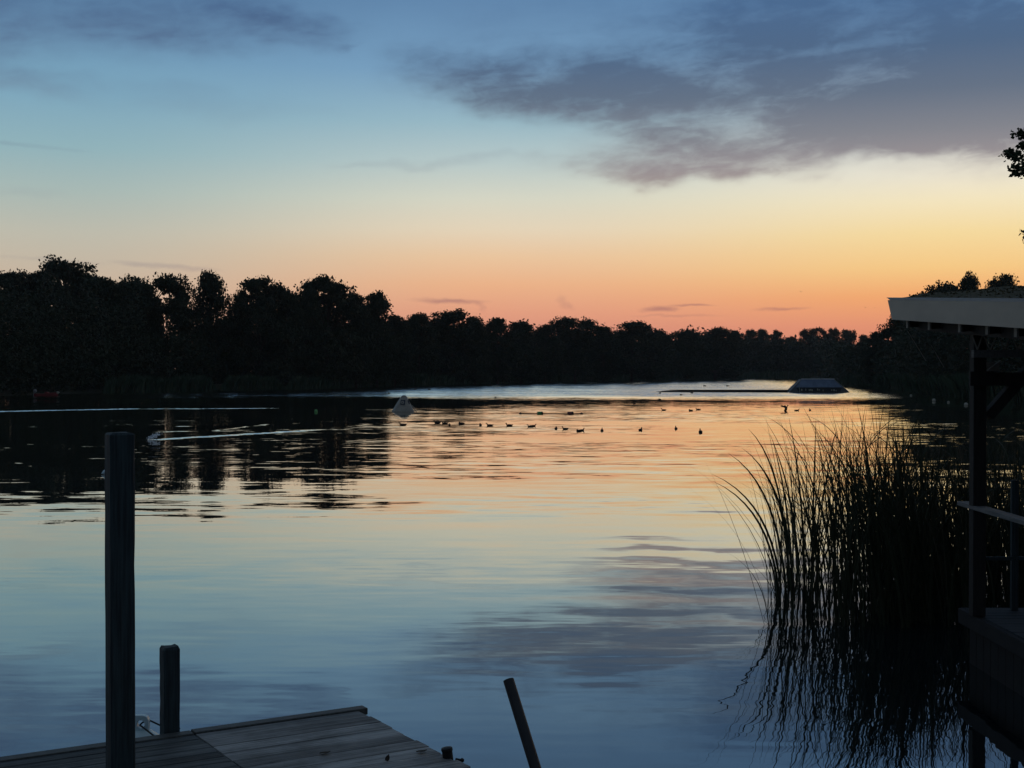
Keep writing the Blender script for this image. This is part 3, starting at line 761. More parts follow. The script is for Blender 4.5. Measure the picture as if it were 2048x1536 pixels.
# leaning pipe in the water
a = P(1017, 1360, 7.4); b = P(1071, 1536, 7.15); d = (b - a); low = a + d * 3.6
mb = MB(); mb.tube([low, a + d * 1.8, a], [.031, .031, .031], 20)
o = mb.build('pole', M['pipe'], None, loc=(low.x, low.y, low.z), smooth=False); o.data.shade_smooth(); tag(o, 'dark round pole leaning left out of the water beside the jetty', 'pole')
mb = o.modifiers.new('e', 'EDGE_SPLIT'); mb.split_angle = R(40)

# stub with a knob at the right jetty edge
p = W(905, 1515, ZD)
rt = empty('mooring_peg', (p.x, p.y, ZD), 'small dark stub with a bolt knob on the right jetty edge', 'peg')
MB().lathe((p.x, p.y, ZD - .25), [(.034, 0), (.034, .29), (.038, .30), (.036, .315), (.015, .32)], 14, ax=(-.12, 0, 1)).build('peg', M['black'], rt, smooth=False)
MB().tube([(p.x + .02, p.y, ZD - .01), (p.x + .06, p.y - .01, ZD - .015)], .008, 8).lathe((p.x + .062, p.y - .01, ZD - .015), [(.004, -.014), (.014, -.007), (.014, .007), (.004, .014)], 10).build('bolt', M['black'], rt)
for i, (px, py, ln, lab) in enumerate([(650, 1508, .05, 'dark curled leaf lying on the planks, left of the other two'), (843, 1505, .05, 'dark flat leaf on the planks nearest the right jetty edge'), (775, 1520, .035, 'small upright dark leaf scrap on the planks between the two flat ones')]):
    p = W(px, py, ZD + .004); r = np.random.default_rng(i); mb = MB(); vs = []; fs = []
    d1 = (-u) if i < 2 else Vector((.3, 0, .95)); d2 = Vector((v.x, v.y, 0))
    for k in range(7):
        t = k / 6 - .5; wq = .024 * (1 - (2 * t) ** 2) + .003; c = p + d1 * ln * t * 1.5 + up * (.008 + .006 * t * t)
        vs += [c - d2 * wq - up * .002, c + d2 * wq + up * .004]
    mb.add(vs, [(2 * k, 2 * k + 1, 2 * k + 3, 2 * k + 2) for k in range(6)])
    o = mb.build('fallen_leaf', M['dryleaf'], None, loc=p); tag(o, lab, 'leaf', 'leaves on the jetty')
    s_ = o.modifiers.new('s', 'SOLIDIFY'); s_.thickness = .003

# pale fender tied to the short post
q0 = P(279, 1447, bp_.y + .22)
rt = empty('fender_buoy', (q0.x, q0.y, 0), 'pale blue inflated buoy with an eye, tied behind the jetty between two posts', 'buoy')
zb = q0.z
hw = 20 * q0.y / F      # half width of the eye block
prof = []
mb = MB()
for i in range(13):
    t = (i / 12) ** 1.4; z = zb - .045 - .45 * t
    prof.append((hw * (.95 + 2.0 * math.sin(min(1, t * 3) * math.pi / 2)) * (1 if t < .8 else 1 - (t - .8) * 1.2), z))
mb.lathe((q0.x, q0.y, 0), prof, 28); mb.build('body', M['fender'], rt, smooth=True)
# eye block: rounded plate with a round hole
n = 24; rh = 8 * q0.y / F; vs = []; fs = []
for yv in (-.025, .025):
    for k in range(n):
        t = 2 * math.pi * k / n; c_, s_ = math.cos(t), math.sin(t); e = (abs(c_) ** 4 + abs(s_) ** 4) ** -.25
        vs.append((q0.x + hw * .98 * c_ * e, q0.y + yv, zb - .012 + .075 * s_ * e * 1.0)); vs.append((q0.x + .014 + rh * c_, q0.y + yv, zb + rh * s_))
for k in range(n):
    a0, a1 = 2 * k, 2 * ((k + 1) % n); B = 2 * n
    fs += [(a0, a1, a1 + 1, a0 + 1), (B + a0, B + a0 + 1, B + a1 + 1, B + a1), (a0, B + a0, B + a1, a1), (a0 + 1, a1 + 1, B + a1 + 1, B + a0 + 1)]
MB().add(vs, fs).build('eye', M['fender'], rt, bevel=.004)
pp = Vector((bp_.x, bp_.y, 0)); mb = MB()
hole = Vector((q0.x + .014, q0.y, zb)); r1 = pp + Vector((-.07, -.08, zb - .02)); r2 = pp + Vector((.03, -.098, zb - .03)); r3 = pp + Vector((.045, .088, zb)); r4 = pp + Vector((-.07, .095, zb + .01))
mb.tube([hole + Vector((0, -.04, 0)), r1, r2, r3, r4, hole + Vector((.05, .04, .01)), hole + Vector((0, .03, 0)), hole + Vector((0, -.04, 0))], .006, 6)
o = mb.build('cord', M['rope'], None, loc=(pp.x, pp.y, 0)); tag(o, 'dark cord looped from the buoy eye around the short post', 'cord')

# ------------------------------------------------------------------ pavilion on the right
DZ = CAMH - 2.44
XE = 4.58
pv = empty('pavilion', (XE, 11, 0), 'dark timber lakeside pavilion with a planted roof and a pale roof edge at right', 'pavilion')
mb = MB(); y0 = 13.62; yy = y0
while yy > 4.5:
    mb.box((XE + 2.2 + .09, yy - .068, DZ - .016 + random.uniform(-.002, .002)), 4.4, .136, .032); yy -= .142
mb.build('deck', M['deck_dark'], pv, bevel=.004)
MB().box((XE + .055, 9.0, DZ - .08), .07, 9.3, .15).box((XE + 2.3, y0 + .03, DZ - .08), 4.5, .05, .15).build('edge_board', M['shade_skirt'], pv, bevel=.008)  # edge board painted in the same near-black shade colour
mb = MB()
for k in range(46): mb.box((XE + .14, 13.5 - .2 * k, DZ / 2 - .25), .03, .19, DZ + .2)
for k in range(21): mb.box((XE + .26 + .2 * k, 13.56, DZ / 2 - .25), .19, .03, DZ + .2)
mb.build('shade_skirt', M['shade_skirt'], pv)  # boards added so the underside and its reflection read as dark shade
for yj in (13.2, 11.0, 8.6): MB().box((XE + 2.3, yj, DZ - .12), 4.3, .09, .17).build('joist', M['timber'], pv)
for x_, y_ in ((XE + .3, 13.1), (XE + .3, 9.5), (XE + 2.6, 13.1), (XE + 2.6, 9.5)):
    MB().tube([(x_, y_, -1.6), (x_, y_, DZ - .22)], .1, 12).build('pile', M['timber'], pv, smooth=True)
YPO = 13.2
def RFZ(y): return 3.82 + (y - 15) * (.19 / 3.3)        # top of the eave at distance y
XO = XE + .062
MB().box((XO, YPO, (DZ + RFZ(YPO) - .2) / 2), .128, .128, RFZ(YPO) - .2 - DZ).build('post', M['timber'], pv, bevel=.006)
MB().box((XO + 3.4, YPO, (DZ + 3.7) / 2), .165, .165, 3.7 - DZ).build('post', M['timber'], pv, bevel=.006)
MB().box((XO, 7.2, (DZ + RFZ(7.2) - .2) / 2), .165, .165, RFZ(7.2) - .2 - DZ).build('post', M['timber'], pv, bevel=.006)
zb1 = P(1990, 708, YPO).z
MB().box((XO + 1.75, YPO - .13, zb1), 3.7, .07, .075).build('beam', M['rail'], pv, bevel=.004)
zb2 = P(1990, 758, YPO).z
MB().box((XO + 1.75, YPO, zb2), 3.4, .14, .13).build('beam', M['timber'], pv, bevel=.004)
MB().box((XO, YPO - .1, zb2 + .005), .235, .05, .14).build('bracket', M['timber'], pv)
a = P(1975, 832, YPO); b = P(2058, 738, YPO); MB().bar(a, b, .10, .13, Vector((0, 1, 0))).build('brace', M['timber'], pv, bevel=.004)
zr = RFZ(YPO) - .22
mb = MB(); xs = [1944, 1955, 1966, 1980, 1995, 2009, 2022, 2036, 2050]
for i in range(len(xs) - 1):
    hi, lo = P(xs[i], 668, YPO - .13), P(xs[i], 700, YPO - .13); hi2, lo2 = P(xs[i + 1], 668, YPO - .13), P(xs[i + 1], 700, YPO - .13)
    mb.tube([hi, lo2] if i % 2 == 0 else [lo, hi2], .007, 6)
mb.build('lattice', M['rafter'], pv)
for px0, py0, px1, py1 in ((1815, 662, 1852, 722), (1862, 690, 1888, 735)):
    MB().tube([P(px0, py0, 14.6), P(px1, py1, 14.6)], .0035, 5).build('wire', M['rafter'], pv)
a = P(1968, 724, 13.9); b = P(1998, 742, 13.9)
MB().box(((a.x + b.x) / 2, 13.9, (a.z + b.z) / 2), b.x - a.x, .02, a.z - b.z).build('panel', M['rafter'], pv)
MB().bar(P(1970, 746, 13.8), P(2002, 722, 13.8), .03, .02).build('lath', M['rafter'], pv)
# roof: eave runs along the pavilion, sinking towards the camera
YF, YN, XL = 15.0, 4.5, 4.25
def roofz(x, y): return RFZ(y) + .10 * (x - XL) - .006 * (x - XL) ** 2
vs = []; fs = []; nxr, nyr = 26, 40
for i in range(nyr + 1):
    y_ = YF + (YN - YF) * i / nyr
    for j in range(nxr + 1):
        x_ = XL + .04 + 4.4 * j / nxr; jit = rng.normal() * .008 + (.01 * math.sin(x_ * 9 + y_ * 4))
        vs.append((x_, y_, roofz(x_, y_) + .004 + (jit if 0 < j else -.012)))
for i in range(nyr):
    for j in range(nxr): k = i * (nxr + 1) + j; fs.append((k, k + 1, k + nxr + 2, k + nxr + 1))
o = MB().add(vs, fs).build('planted_roof', M['sedum'], pv); s_ = o.modifiers.new('s', 'SOLIDIFY'); s_.thickness = .08; s_.offset = -1
# tufts of roof planting
r = np.random.default_rng(9); n = 5000; tx = XL + .12 + r.uniform(0, 4.2, n); ty = r.uniform(8, 14.95, n)
tz = np.array([roofz(a_, b_) for a_, b_ in zip(tx, ty)]) + r.uniform(-.01, .022, n)
V, Fq = leaf_quads(np.stack([tx - XE, ty - 11, tz], 1), .035, r); o = raw_obj('roof_planting', V, Fq, M['sedum'], pv); o['kind'] = 'stuff'
def facade(mb, top_off, bot_off, thick, xo):
    A, B = YF, YN
    lean = .035
    b_ = [(XL + xo + lean, A - .05, RFZ(A) + bot_off), (XL + xo + lean, B, RFZ(B) + bot_off), (XL + xo + lean + thick, B, RFZ(B) + bot_off), (XL + xo + lean + thick, A - .05, RFZ(A) + bot_off)]
    t_ = [(XL + xo, A, RFZ(A) + top_off), (XL + xo, B, RFZ(B) + top_off), (XL + xo + thick, B, RFZ(B) + top_off), (XL + xo + thick, A, RFZ(A) + top_off)]
    mb.hexa([Vector(q) for q in b_], [Vector(q) for q in t_]); return mb
facade(MB(), -.018, -.24, .03, 0).build('fascia', M['fascia'], pv)
facade(MB(), .012, -.026, .05, -.014).build('drip_edge', M['trim'], pv)
MB().hexa([Vector((XL + .07, YF, RFZ(YF) - .24)), Vector((XL + 4.4, YF, roofz(XL + 4.4, YF) - .30)), Vector((XL + 4.4, YF + .03, roofz(XL + 4.4, YF) - .30)), Vector((XL + .07, YF + .03, RFZ(YF) - .24))],
          [Vector((XL + .05, YF, RFZ(YF) - .02)), Vector((XL + 4.4, YF, roofz(XL + 4.4, YF) - .08)), Vector((XL + 4.4, YF + .03, roofz(XL + 4.4, YF) - .08)), Vector((XL + .05, YF + .03, RFZ(YF) - .02))]).build('fascia', M['timber'], pv)
MB().hexa([Vector((XL + .08, YN, RFZ(YN) - .14)), Vector((XL + 4.4, YN, roofz(XL + 4.4, YN) - .14)), Vector((XL + 4.4, YF - .03, roofz(XL + 4.4, YF) - .14)), Vector((XL + .08, YF - .03, RFZ(YF) - .14))],
          [Vector((XL + .08, YN, RFZ(YN) - .11)), Vector((XL + 4.4, YN, roofz(XL + 4.4, YN) - .11)), Vector((XL + 4.4, YF - .03, roofz(XL + 4.4, YF) - .11)), Vector((XL + .08, YF - .03, RFZ(YF) - .11))]).build('soffit', M['timber'], pv)
for yr in (14.72, 13.95, 13.0, 12.25, 11.55, 10.8, 10.0):
    za, zb_ = RFZ(yr) - .235, roofz(XL + 4.2, yr) - .235
    MB().bar((XL + .16, yr, za - .005), (XL + 4.2, yr, zb_ - .005), .06, .16).build('rafter', M['timber'], pv)
    MB().box((XL + .145, yr, za - .015), .018, .066, .15).build('rafter_end', M['rafter'], pv)
MB().bar((XL + .3, YF - .2, RFZ(YF) - .30), (XL + .3, YN, RFZ(YN) - .30), .09, .12).build('wall_plate', M['timber'], pv)
# handrail towards the camera, far rail to the right
zh = CAMH - 1.34
MB().box((XE + .06, 13.62 - 3.6, zh - .02), .125, 7.2, .042).build('handrail', M['rail'], pv, bevel=.006)
XB = 1006 / F * 13.5
MB().box((XB, 13.5, (DZ + P(2030, 960, 13.5).z) / 2), .07, .05, P(2030, 960, 13.5).z - DZ).build('baluster', M['post'], pv, bevel=.004)
for x_ in (XB + .9, XB + 1.8): MB().box((x_, 13.5, DZ + .62), .07, .05, 1.24).build('baluster', M['timber'], pv)
MB().box((XO + 1.7, 13.46, P(2000, 1117, 13.46).z), 3.2, .03, .035).build('rail', M['post'], pv)
for yb in (11.4, 9.6, 7.9): MB().box((XE + .06, yb, (DZ + zh - .04) / 2), .06, .06, zh - .04 - DZ).build('baluster', M['timber'], pv)

# ------------------------------------------------------------------ things on the water
def skin_mesh(name, nodes, edges, mat_, sub=2):
    me = bpy.data.meshes.new(name); me.from_pydata([n_[0] for n_ in nodes], edges, [])
    o = bpy.data.objects.new(name, me); COL.objects.link(o)
    sk = o.modifiers.new('skin', 'SKIN'); sk.use_smooth_shade = True
    for sv, n_ in zip(me.skin_vertices[0].data, nodes): sv.radius = n_[1]
    me.skin_vertices[0].data[0].use_root = True
    sb = o.modifiers.new('sub', 'SUBSURF'); sb.levels = sub; sb.render_levels = sub
    dg = bpy.context.evaluated_depsgraph_get(); dg.update()
    m2 = bpy.data.meshes.new_from_object(o.evaluated_get(dg)); m2.name = name
    bpy.data.objects.remove(o); bpy.data.meshes.remove(me)
    m2.materials.clear(); m2.materials.append(mat_); m2.shade_smooth()
    return m2
# duck swims towards +x, waterline z = 0
DUCK = skin_mesh('duck', [((0, 0, .03), (.12, .10)), ((-.13, 0, .045), (.10, .085)), ((-.24, 0, .075), (.03, .045)), ((-.30, 0, .11), (.008, .02)), ((.12, 0, .045), (.07, .08)), ((.165, 0, .11), (.042, .042)), ((.175, 0, .165), (.034, .034)), ((.195, 0, .205), (.044, .044)), ((.235, 0, .20), (.026, .026)), ((.285, 0, .19), (.010, .018))],
                 [(0, 1), (1, 2), (2, 3), (0, 4), (4, 5), (5, 6), (6, 7), (7, 8), (8, 9)], M['duck'])
REST = skin_mesh('duck_resting', [((0, 0, .04), (.10, .11)), ((-.14, 0, .05), (.075, .085)), ((-.26, 0, .09), (.02, .035)), ((.12, 0, .05), (.08, .085)), ((.13, 0, .13), (.05, .05)), ((.10, 0, .17), (.042, .042)), ((.06, .02, .165), (.02, .02))],
                 [(0, 1), (1, 2), (0, 3), (3, 4), (4, 5), (5, 6)], M['duck'])
FLAP = skin_mesh('duck_flapping', [((0, 0, .10), (.085, .085)), ((-.06, 0, .02), (.085, .09)), ((-.17, 0, .03), (.03, .05)), ((.05, 0, .20), (.07, .07)), ((.09, 0, .29), (.034, .034)), ((.115, 0, .37), (.03, .03)), ((.135, 0, .405), (.04, .04)), ((.18, 0, .40), (.02, .02)), ((.225, 0, .39), (.008, .014)),
                 ((-.05, .13, .27), (.03, .05)), ((-.17, .20, .34), (.012, .07)), ((-.30, .22, .36), (.006, .045)), ((-.05, -.13, .27), (.03, .05)), ((-.17, -.20, .34), (.012, .07)), ((-.30, -.22, .36), (.006, .045))],
                 [(0, 1), (1, 2), (0, 3), (3, 4), (4, 5), (5, 6), (6, 7), (7, 8), (3, 9), (9, 10), (10, 11), (3, 12), (12, 13), (13, 14)], M['duck'])
GD = 'ducks scattered across the lake'
DK = [ # px, waterline py, heading deg (0 = to the right), scale, mesh, label
 (805, 851, 180, 1.0, DUCK, 'duck swimming left just below the white buoy'),
 (874, 847, 180, .95, DUCK, 'left one of the two ducks swimming left, nose to tail, right of the buoy'),
 (889, 848, 180, .95, DUCK, 'second of the two ducks swimming left, right of the buoy'),
 (899, 851, 100, .8, REST, 'small hunched duck just behind the pair right of the buoy'),
 (922, 849, 185, 1.0, REST, 'duck preening with raised tail, right of the small hunched one'),
 (961, 851, 110, .85, REST, 'hunched duck alone, first right of the preening duck'),
 (979, 852, 180, .95, DUCK, 'duck swimming left between two lone ducks, below the left dark float'),
 (1018, 852, 180, .95, DUCK, 'duck facing left, straight below the left dark float of the float line'),
 (1060, 854, 175, .8, DUCK, 'left bird of a close pair of ducks below the green barrel float'),
 (1067, 853, 20, .8, DUCK, 'right bird of a close pair of ducks below the green barrel float'),
 (1112, 858, 70, .85, REST, 'stubby duck seen from behind, left of two close ones below the red float'),
 (1130, 859, 200, .85, DUCK, 'stubby duck facing left, below the red barrel float'),
 (1157, 863, 150, .8, REST, 'left bird of the tight pair of ducks right below the end float'),
 (1164, 862, 40, .85, DUCK, 'right bird of the tight pair of ducks right below the end float'),
 (1204, 862, 85, .9, DUCK, 'lone duck seen end-on, right of the tight pair'),
 (1281, 861, 60, .9, DUCK, 'lone duck in the wide gap at centre right of the duck row'),
 (1352, 858, 90, .9, DUCK, 'duck seen end-on, last but one at the right of the row'),
 (1401, 865, 90, 1.05, DUCK, 'duck seen end-on, nearest the reeds, last of the row'),
 (1327, 821, 185, .95, DUCK, 'duck swimming left alone, out beyond the row'),
 (1381, 822, 180, .95, REST, 'front duck of the pair out beyond the row'),
 (1396, 820, 180, .95, DUCK, 'rear duck with raised neck of the pair out beyond the row'),
 (1572, 822, 20, 1.35, FLAP, 'duck rearing up and flapping its wings in the orange water'),
 (1594, 822, 0, .95, DUCK, 'duck swimming right beside the flapping one'),
 (1620, 821, 90, .9, DUCK, 'duck seen end-on above the reed tips, right of the flapping one')]
for px, py, hd, s, me, lab in DK:
    p = W(px, py); o = bpy.data.objects.new('duck', me); COL.objects.link(o)
    o.location = (p.x, p.y, 0.0); o.rotation_euler.z = R(hd); k = s * .8; o.scale = (k, k, k)
    tag(o, lab, 'duck', GD)
for px, py, lab in [(778, 787.5, 'tiny dark bird on the pale water left of the white buoy top'), (831, 779.5, 'tiny dark bird on the pale water above right of the buoy'), (859, 779.5, 'tiny dark bird on the pale water further right of the buoy top'), (991, 796, 'small dark bird on the pale strip, midway between buoy and float line'),
                    (1269, 808.5, 'low dark bird at the edge of the orange water left of the rail tip'), (1319, 799.5, 'dark bird below the left tip of the long floating rail'), (1320, 787, 'tiny dark bird touching the left tip of the long floating rail'),
                    (1362, 790.5, 'dark bird just under the long rail, left of another'), (1384, 786.5, 'small dark bird just under the long rail'), (1409, 772.5, 'left one of two tiny birds on the far pale water'), (1455, 772.5, 'right one of two tiny birds on the far pale water')]:
    p = W(px, py); o = bpy.data.objects.new('water_bird', REST); COL.objects.link(o); k = 4.6 * p.y / F / .33
    o.location = (p.x, p.y, 0); o.rotation_euler.z = R(random.uniform(0, 360)); o.scale = (k, k, k); tag(o, lab, 'water bird', 'small dark birds far out')

# birds in the sky
for px, py, s, Y, lab in [(1602, 583, 1.0, 230, 'small dark bird gliding alone in the yellow sky'), (1731, 615, .9, 260, 'faint bird in the orange sky just left of the roof corner'), (1749, 615, .55, 260, 'tiny faint bird closest to the roof corner'), (995, 581, .6, 250, 'tiny bird high above the thin low cloud')]:
    p = P(px, py, Y)
    me = bpy.data.meshes.new('bird')
    o = bpy.data.objects.new('flying_bird', me); COL.objects.link(o)
    mb = MB(); mb.lathe((0, 0, 0), [(.005, -.22), (.05, -.08), (.06, .05), (.03, .16), (.004, .22)], 8, ax=(.35, 1, 0))
    for sg in (-1, 1): mb.add([(0, .08, .02), (0, -.06, .02), (sg * .28, -.02, .09), (sg * .28, .07, .10), (sg * .42, -.04, .04)], [(0, 1, 2, 3), (3, 2, 4)])
    me.from_pydata(mb.v, [], mb.f); me.materials.append(M['gull']); o.location = p; o.scale = (s, s, s); o.rotation_euler = (0, R(10), R(12)); tag(o, lab, 'bird', 'birds in the sky')

# white four-sided race buoy with printed panel
p = W(808, 823.5); k = p.y / F
rt = empty('marker_buoy', (p.x, p.y, 0), 'white pyramid marker buoy with a dark printed square, floating mid-lake', 'buoy')
def fr_(fr, z, c, yo=0): # rounded triangular ring
    return [(p.x + (fr * math.cos(a) + c), p.y + yo + fr * math.sin(a) * .9, z) for a in np.linspace(0, 2 * np.pi, 24, endpoint=False)]
mb = MB(); Hh = 33 * k; rings = []
vs = []; fs = []
lev = [(-.05, 1.0), (.0, 1.04), (.08, 1.0), (.25, .84), (.45, .68), (.65, .50), (.82, .34), (.92, .25), (.97, .19), (1.0, .09)]
for t, s in lev:
    rr = 21 * k * s
    for i in range(24):
        a = 2 * math.pi * i / 24 + .42
        # superellipse-like rounding of a square plan
        c_, s_ = math.cos(a), math.sin(a); e = (abs(c_) ** 3 + abs(s_) ** 3) ** (-1 / 3)
        q = Vector((rr * c_ * e, rr * s_ * e * .95)); q = Matrix.Rotation(.35, 2) @ q
        vs.append((p.x + q.x - 2 * k * (1 - t), p.y + q.y, Hh * t))
for i in range(len(lev) - 1):
    for j in range(24): fs.append((i * 24 + j, i * 24 + (j + 1) % 24, (i + 1) * 24 + (j + 1) % 24, (i + 1) * 24 + j))
fs.append(tuple((len(lev) - 1) * 24 + j for j in range(24)))
MB().add(vs, fs).build('body', M['white'], rt, smooth=True)
# print: square, ring and stem
def on_face(px_, py_, extra=0.0):
    t = (823.5 - py_) / 33.0; rr = 21 * k * float(np.interp(t, [a for a, _ in lev], [b for _, b in lev]))
    return Vector((p.x + (px_ - 808) * k, p.y - rr * 1.04 - .02 - extra, Hh * t))
sq = [on_face(801.5, 809), on_face(811, 809), on_face(811.5, 799.5), on_face(803, 799.5)]
MB().hexa([sq[0], sq[1], sq[1] + Vector((0, .02, 0)), sq[0] + Vector((0, .02, 0))], [sq[3], sq[2], sq[2] + Vector((0, .02, 0)), sq[3] + Vector((0, .02, 0))]).build('logo_panel', M['navy'], rt)
vs = []; fs = []
for i in range(20):
    a = 2 * math.pi * i / 20
    for rr, ex in ((3.1, .012), (1.2, .012)): vs.append(on_face(806.2 + rr * math.cos(a), 804.4 + rr * math.sin(a), ex))
for i in range(20): j = (i + 1) % 20; fs.append((2 * i, 2 * j, 2 * j + 1, 2 * i + 1))
o = MB().add(vs, fs).build('logo_ring', M['white'], rt); s_ = o.modifiers.new('s', 'SOLIDIFY'); s_.thickness = .01
a = on_face(816.5, 800, -.15); b = on_face(820, 808, -.15); MB().bar(a, b, 2.2 * k, .015, Vector((0, 1, 0))).build('band', M['navy'], rt)
MB().tube([on_face(824, 811, -.6), Vector((p.x + 25 * k, p.y - .1, .02))], .035, 6).build('tether', M['white'], rt)

# float line: two dark balls, green barrel, red barrel and the rope
fl = [W(1041, 828), W(1080, 828), W(1141, 828), W(1163, 828)]
kf = fl[0].y / F
for i, lab in ((0, 'dark half-sunk ball float at the left end of the float line'), (3, 'dark half-sunk ball float at the right end of the float line')):
    q = fl[i]; o = MB().lathe((q.x, q.y, -.02), [(.02, -3 * kf), (2.6 * kf, -2 * kf), (3.4 * kf, 0), (2.9 * kf, 2 * kf), (1.8 * kf, 3.2 * kf), (.3 * kf, 3.7 * kf)], 16).build('ball_float', M['dark_float'], None, loc=(q.x, q.y, 0), smooth=True); tag(o, lab, 'float', 'floats of the float line')
def barrel(q, L, rad, m1, m2, side, label):
    rt = empty('barrel_float', (q.x, q.y, 0), label, 'float', 'floats of the float line')
    ax = Vector((1, .15, 0)).normalized(); c = Vector((q.x, q.y, rad * .45))
    MB().lathe(c - ax * L / 2, [(rad * .8, 0), (rad, L * .06), (rad, L * .3), (rad * 1.05, L * .33), (rad, L * .36), (rad, L * .74)], 18, ax=ax).build('body', m1, rt, smooth=True)
    MB().lathe(c - ax * L / 2, [(rad * 1.03, L * .742), (rad * 1.05, L * .94), (rad * .8, L)], 18, ax=ax).build('end_cap', m2, rt, smooth=True)
barrel(fl[1], 11 * kf, 3.4 * kf, M['green_float'], M['black'], 1, 'light green barrel float with a black end on the float line')
barrel(fl[2], 12 * kf, 3.3 * kf, M['brown_float'], M['dark_float'], 1, 'faded reddish barrel float on the float line')
o = MB().tube([Vector((q.x, q.y, .03)) for q in fl], .028, 6).build('float_rope', M['rope'], None, loc=(fl[0].x, fl[0].y, 0)); tag(o, 'thin dark rope joining the four floats on the water', 'rope')
q = W(632, 825); kk = q.y / F
o = MB().lathe((q.x, q.y, 0), [(1.5 * kk, -.1), (3.2 * kk, 0), (3.2 * kk, 4 * kk), (2 * kk, 6 * kk), (.5 * kk, 6.4 * kk)], 14).build('can_float', M['green_float'], None, loc=(q.x, q.y, 0), smooth=True); tag(o, 'small dim green can float in the dark water left of the white buoy', 'float')
for px, py, d, lab in [(1868, 803, 7, 'cream ball float nearest left, in dark water right of the ramp'), (1932, 812, 8, 'cream ball float beside the pavilion post, largest of the ball floats'), (1897, 806, 5, 'dimmer cream ball float between the two brighter ones'), (1822, 793, 5, 'smallest cream ball float at the edge of the dark water')]:
    q = W(px, py); rr = d / 2 * q.y / F
    o = MB().lathe((q.x, q.y, rr * .7), [(rr * math.sin(t), -rr * math.cos(t)) for t in np.linspace(.08, math.pi - .08, 11)], 18).build('ball_float', M['ball'], None, loc=(q.x, q.y, 0), smooth=True); tag(o, lab, 'float', 'cream ball floats near the right bank')

# gull-white float peeping out behind the tall post
q = W(209, 949); kk = q.y / F
o = MB().lathe((q.x + 2 * kk, q.y, 5 * kk), [(.2 * kk, -9 * kk), (1.2 * kk, -7.5 * kk), (4 * kk, -3.5 * kk), (5.5 * kk, 1 * kk), (4.5 * kk, 5 * kk), (1.5 * kk, 7 * kk)], 16, ax=(.9, .1, .35)).build('small_float', M['fender'], None, loc=(q.x, q.y, 0), smooth=True); tag(o, 'small white pointed float peeping out left of the tall post', 'float')

# spray where a bird splashes, at the head of the wake
r = np.random.default_rng(15); c = W(306, 879); kk = c.y / F; vs = []; C = []
for i in range(190):
    t = r.uniform(0, 1); C.append([c.x + (-7 + 17 * t + r.normal() * 2.4) * kk, c.y + r.normal() * .25, abs(r.normal()) * 2.6 * kk + t * 9.0 * kk])
V, Fq = leaf_quads(np.array(C) - np.array(c), 2.6 * kk, r, asp=.8); o = raw_obj('spray', V, Fq, M['foam'], loc=c); tag(o, 'burst of white spray at the head of the bright wake', 'spray', kind='stuff')

# floating ramp and its long low rail
Yr = W(1640, 785).y; kr = Yr / F
base = W(1637, 785.5)
rt = empty('floating_ramp', (base.x, base.y, 0), 'large floating water-ski ramp with sloping ends and a blue face', 'ramp')
def rp(px, z, dy): return Vector(((px - CX) * kr, Yr + dy, z))
zt = (784.5 - 758) * kr; D = 3.2
bt = [rp(1575, -.1, 0), rp(1701, -.1, 0), rp(1698, -.1, D), rp(1578, -.1, D)]
tt = [rp(1606, zt, .9), rp(1671, zt, .9), rp(1671, zt, D - .5), rp(1606, zt, D - .5)]
MB().hexa(bt, tt).build('hull', M['ramp_side'], rt)
def fp(px, t, ex): # point on the front face; t = 0 bottom .. 1 top
    return Vector(((px - CX) * kr, Yr + .9 * (t * (zt + .1) + .0) / (zt + .1) - ex, -.1 + t * (zt + .1)))
def fpanel(x0b, x1b, x0t, x1t, t0, t1, ex, name, m):
    a = [fp(x0b, t0, ex), fp(x1b, t0, ex), fp(x1b, t0, ex - .03), fp(x0b, t0, ex - .03)]; b = [fp(x0t, t1, ex), fp(x1t, t1, ex), fp(x1t, t1, ex - .03), fp(x0t, t1, ex - .03)]
    return MB().hexa(a, b).build(name, m, rt)
fpanel(1592, 1686, 1606.5, 1670.5, .42, .97, .035, 'face_panel', M['ramp_face'])
fpanel(1598, 1680, 1593, 1685, .08, .40, .035, 'sign_board', M['ramp_dark'])
MB().bar(rp(1605.5, zt + .03, .88), rp(1671.5, zt + .03, .88), .16, .08).build('top_edge', M['trim'], rt)
MB().bar(fp(1576, .02, .03), fp(1606, .99, .03), .05, .07).build('side_edge', M['grey'], rt)
MB().bar(fp(1700, .02, .03), fp(1671, .99, .03), .05, .07).build('side_edge', M['grey'], rt)
MB().bar(fp(1599.5, .04, .1), fp(1599.5, .55, .1), .06, .05).build('upright', M['sign'], rt)
r = np.random.default_rng(21); mb = MB(); xq = 1603.0
while xq < 1672:
    wq = r.uniform(1.0, 2.6); h0 = r.uniform(.14, .2); h1 = h0 + r.uniform(.08, .14)
    a, b, c_, d_ = fp(xq, h0, .07), fp(xq + wq, h0, .07), fp(xq + wq, h1, .07), fp(xq, h1, .07)
    if r.uniform() < .6: mb.hexa([a, b, b + Vector((0, .03, 0)), a + Vector((0, .03, 0))], [d_, c_, c_ + Vector((0, .03, 0)), d_ + Vector((0, .03, 0))])
    xq += wq + r.uniform(.5, 2.5)
mb.build('lettering', M['sign'], rt)
a = W(1309, 783.4); b = W(1578, 784.6); a = Vector((a.x, b.y + 3, 0)); m_ = a + (b - a) * .3
rt = empty('floating_rail', (a.x, a.y, 0), 'long low dark slide rail lying on the water, leading to the ramp', 'rail')
MB().tube([a + up * .0, a + (b - a) * .08 + up * .12, m_ + up * .17, b + up * .15], [.03, .12, .17, .16], 10).build('tube', M['black'], rt, smooth=True)
MB().bar(a + (b - a) * .1 + Vector((0, -.1, .30)), b + Vector((0, -.1, .34)), .12, .05).build('top_rail', M['ramp_dark'], rt)

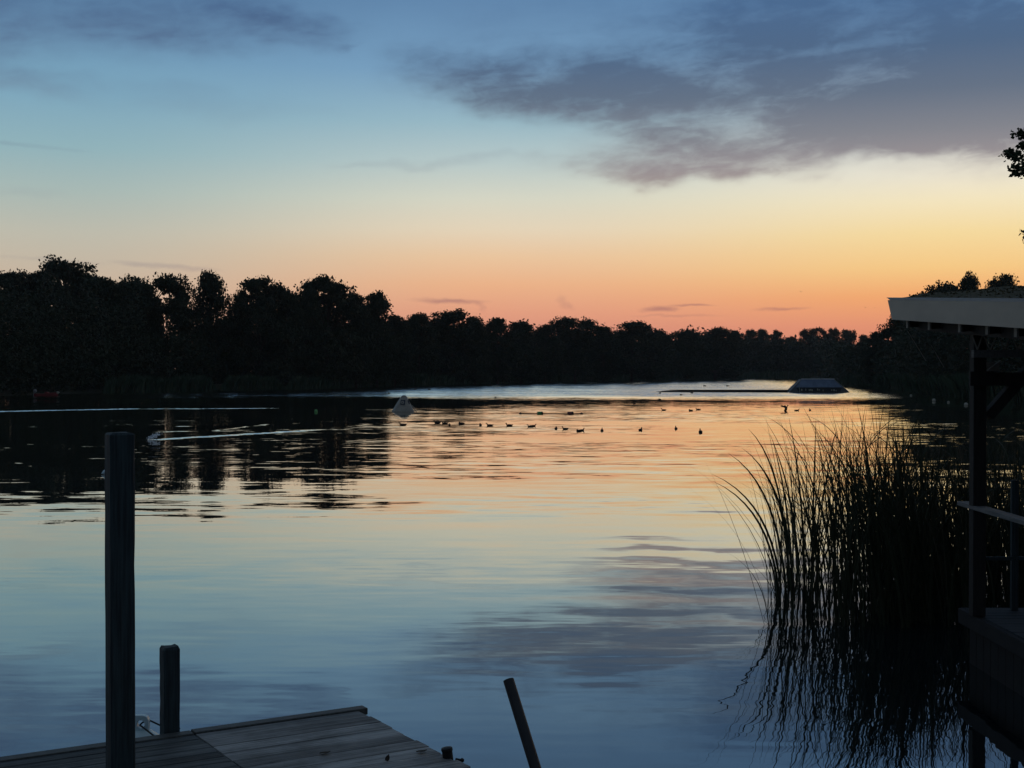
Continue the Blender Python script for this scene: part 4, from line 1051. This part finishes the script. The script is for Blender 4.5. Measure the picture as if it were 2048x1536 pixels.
# red dinghy in the dark by the left bank
q = W(92, 792); kd = q.y / F
rt = empty('red_dinghy', (q.x, q.y, 0), 'dim red dinghy with a pale bow tip lying off the left bank', 'boat')
def hull_ring(t): # t 0 stern .. 1 bow ; returns half beam, keel z, sheer z
    return (13 * kd * (1 - .9 * max(0, (t - .55) / .45) ** 2), -.1 + .25 * max(0, t - .7), 5.0 * kd + 4.5 * kd * max(0, t - .4))
vs = []; fs = []; nst = 13
for i in range(nst):
    t = i / (nst - 1); hb, zk, zs = hull_ring(t); x_ = q.x - 22 * kd + 46 * kd * t; hb *= .55
    vs += [(x_, q.y - hb, zs), (x_, q.y - hb * .9, zk + .12), (x_, q.y, zk), (x_, q.y + hb * .9, zk + .12), (x_, q.y + hb, zs), (x_, q.y + hb * .72, zs - .02), (x_, q.y, zk + .22), (x_, q.y - hb * .72, zs - .02)]
for i in range(nst - 1):
    for j in range(8): fs.append((i * 8 + j, i * 8 + (j + 1) % 8, i * 8 + 8 + (j + 1) % 8, i * 8 + 8 + j))
fs += [tuple(range(8)), tuple((nst - 1) * 8 + j for j in range(8))]
MB().add(vs, fs).build('hull', M['red'], rt, smooth=False, bevel=.02)
MB().lathe((q.x + 22 * kd, q.y, 6.6 * kd), [(2.6 * kd, 0), (2.4 * kd, 2.5 * kd), (1.4 * kd, 4.6 * kd), (.3 * kd, 5.4 * kd)], 14, ax=(1, 0, .12)).build('bow_cap', M['ball'], rt, smooth=True)
MB().box((q.x + 2 * kd, q.y, 6.6 * kd), 6 * kd, 12 * kd, 3.0 * kd).build('thwart', M['red'], rt, bevel=.04)
MB().lathe((q.x - 22 * kd, q.y, 6.5 * kd), [(1.2 * kd, 0), (3 * kd, 1.5 * kd), (3.4 * kd, 4 * kd), (2.6 * kd, 6.4 * kd), (.6 * kd, 7.2 * kd)], 14).build('outboard', M['grey'], rt, smooth=True)
MB().tube([(q.x - 24 * kd, q.y, 7 * kd), (q.x - 25 * kd, q.y, -.3)], .08, 8).build('outboard_leg', M['grey'], rt)

# ------------------------------------------------------------------ thin evening haze over the lake
hm = bpy.data.materials.new('evening_haze'); hm.use_nodes = True; hg = G(hm.node_tree); hg.n.clear()
pv_ = hg.node('ShaderNodeVolumePrincipled'); pv_.inputs['Color'].default_value = (.85, .84, .82, 1); pv_.inputs['Density'].default_value = .00011; pv_.inputs['Anisotropy'].default_value = .3
ho = hg.node('ShaderNodeOutputMaterial'); hg.l.new(pv_.outputs[0], ho.inputs['Volume'])
o = MB().box((0, 1450, 16.6), 3900, 3800, 37.4).build('haze', hm); tag(o, kind='stuff')
sc.cycles.volume_bounces = 0
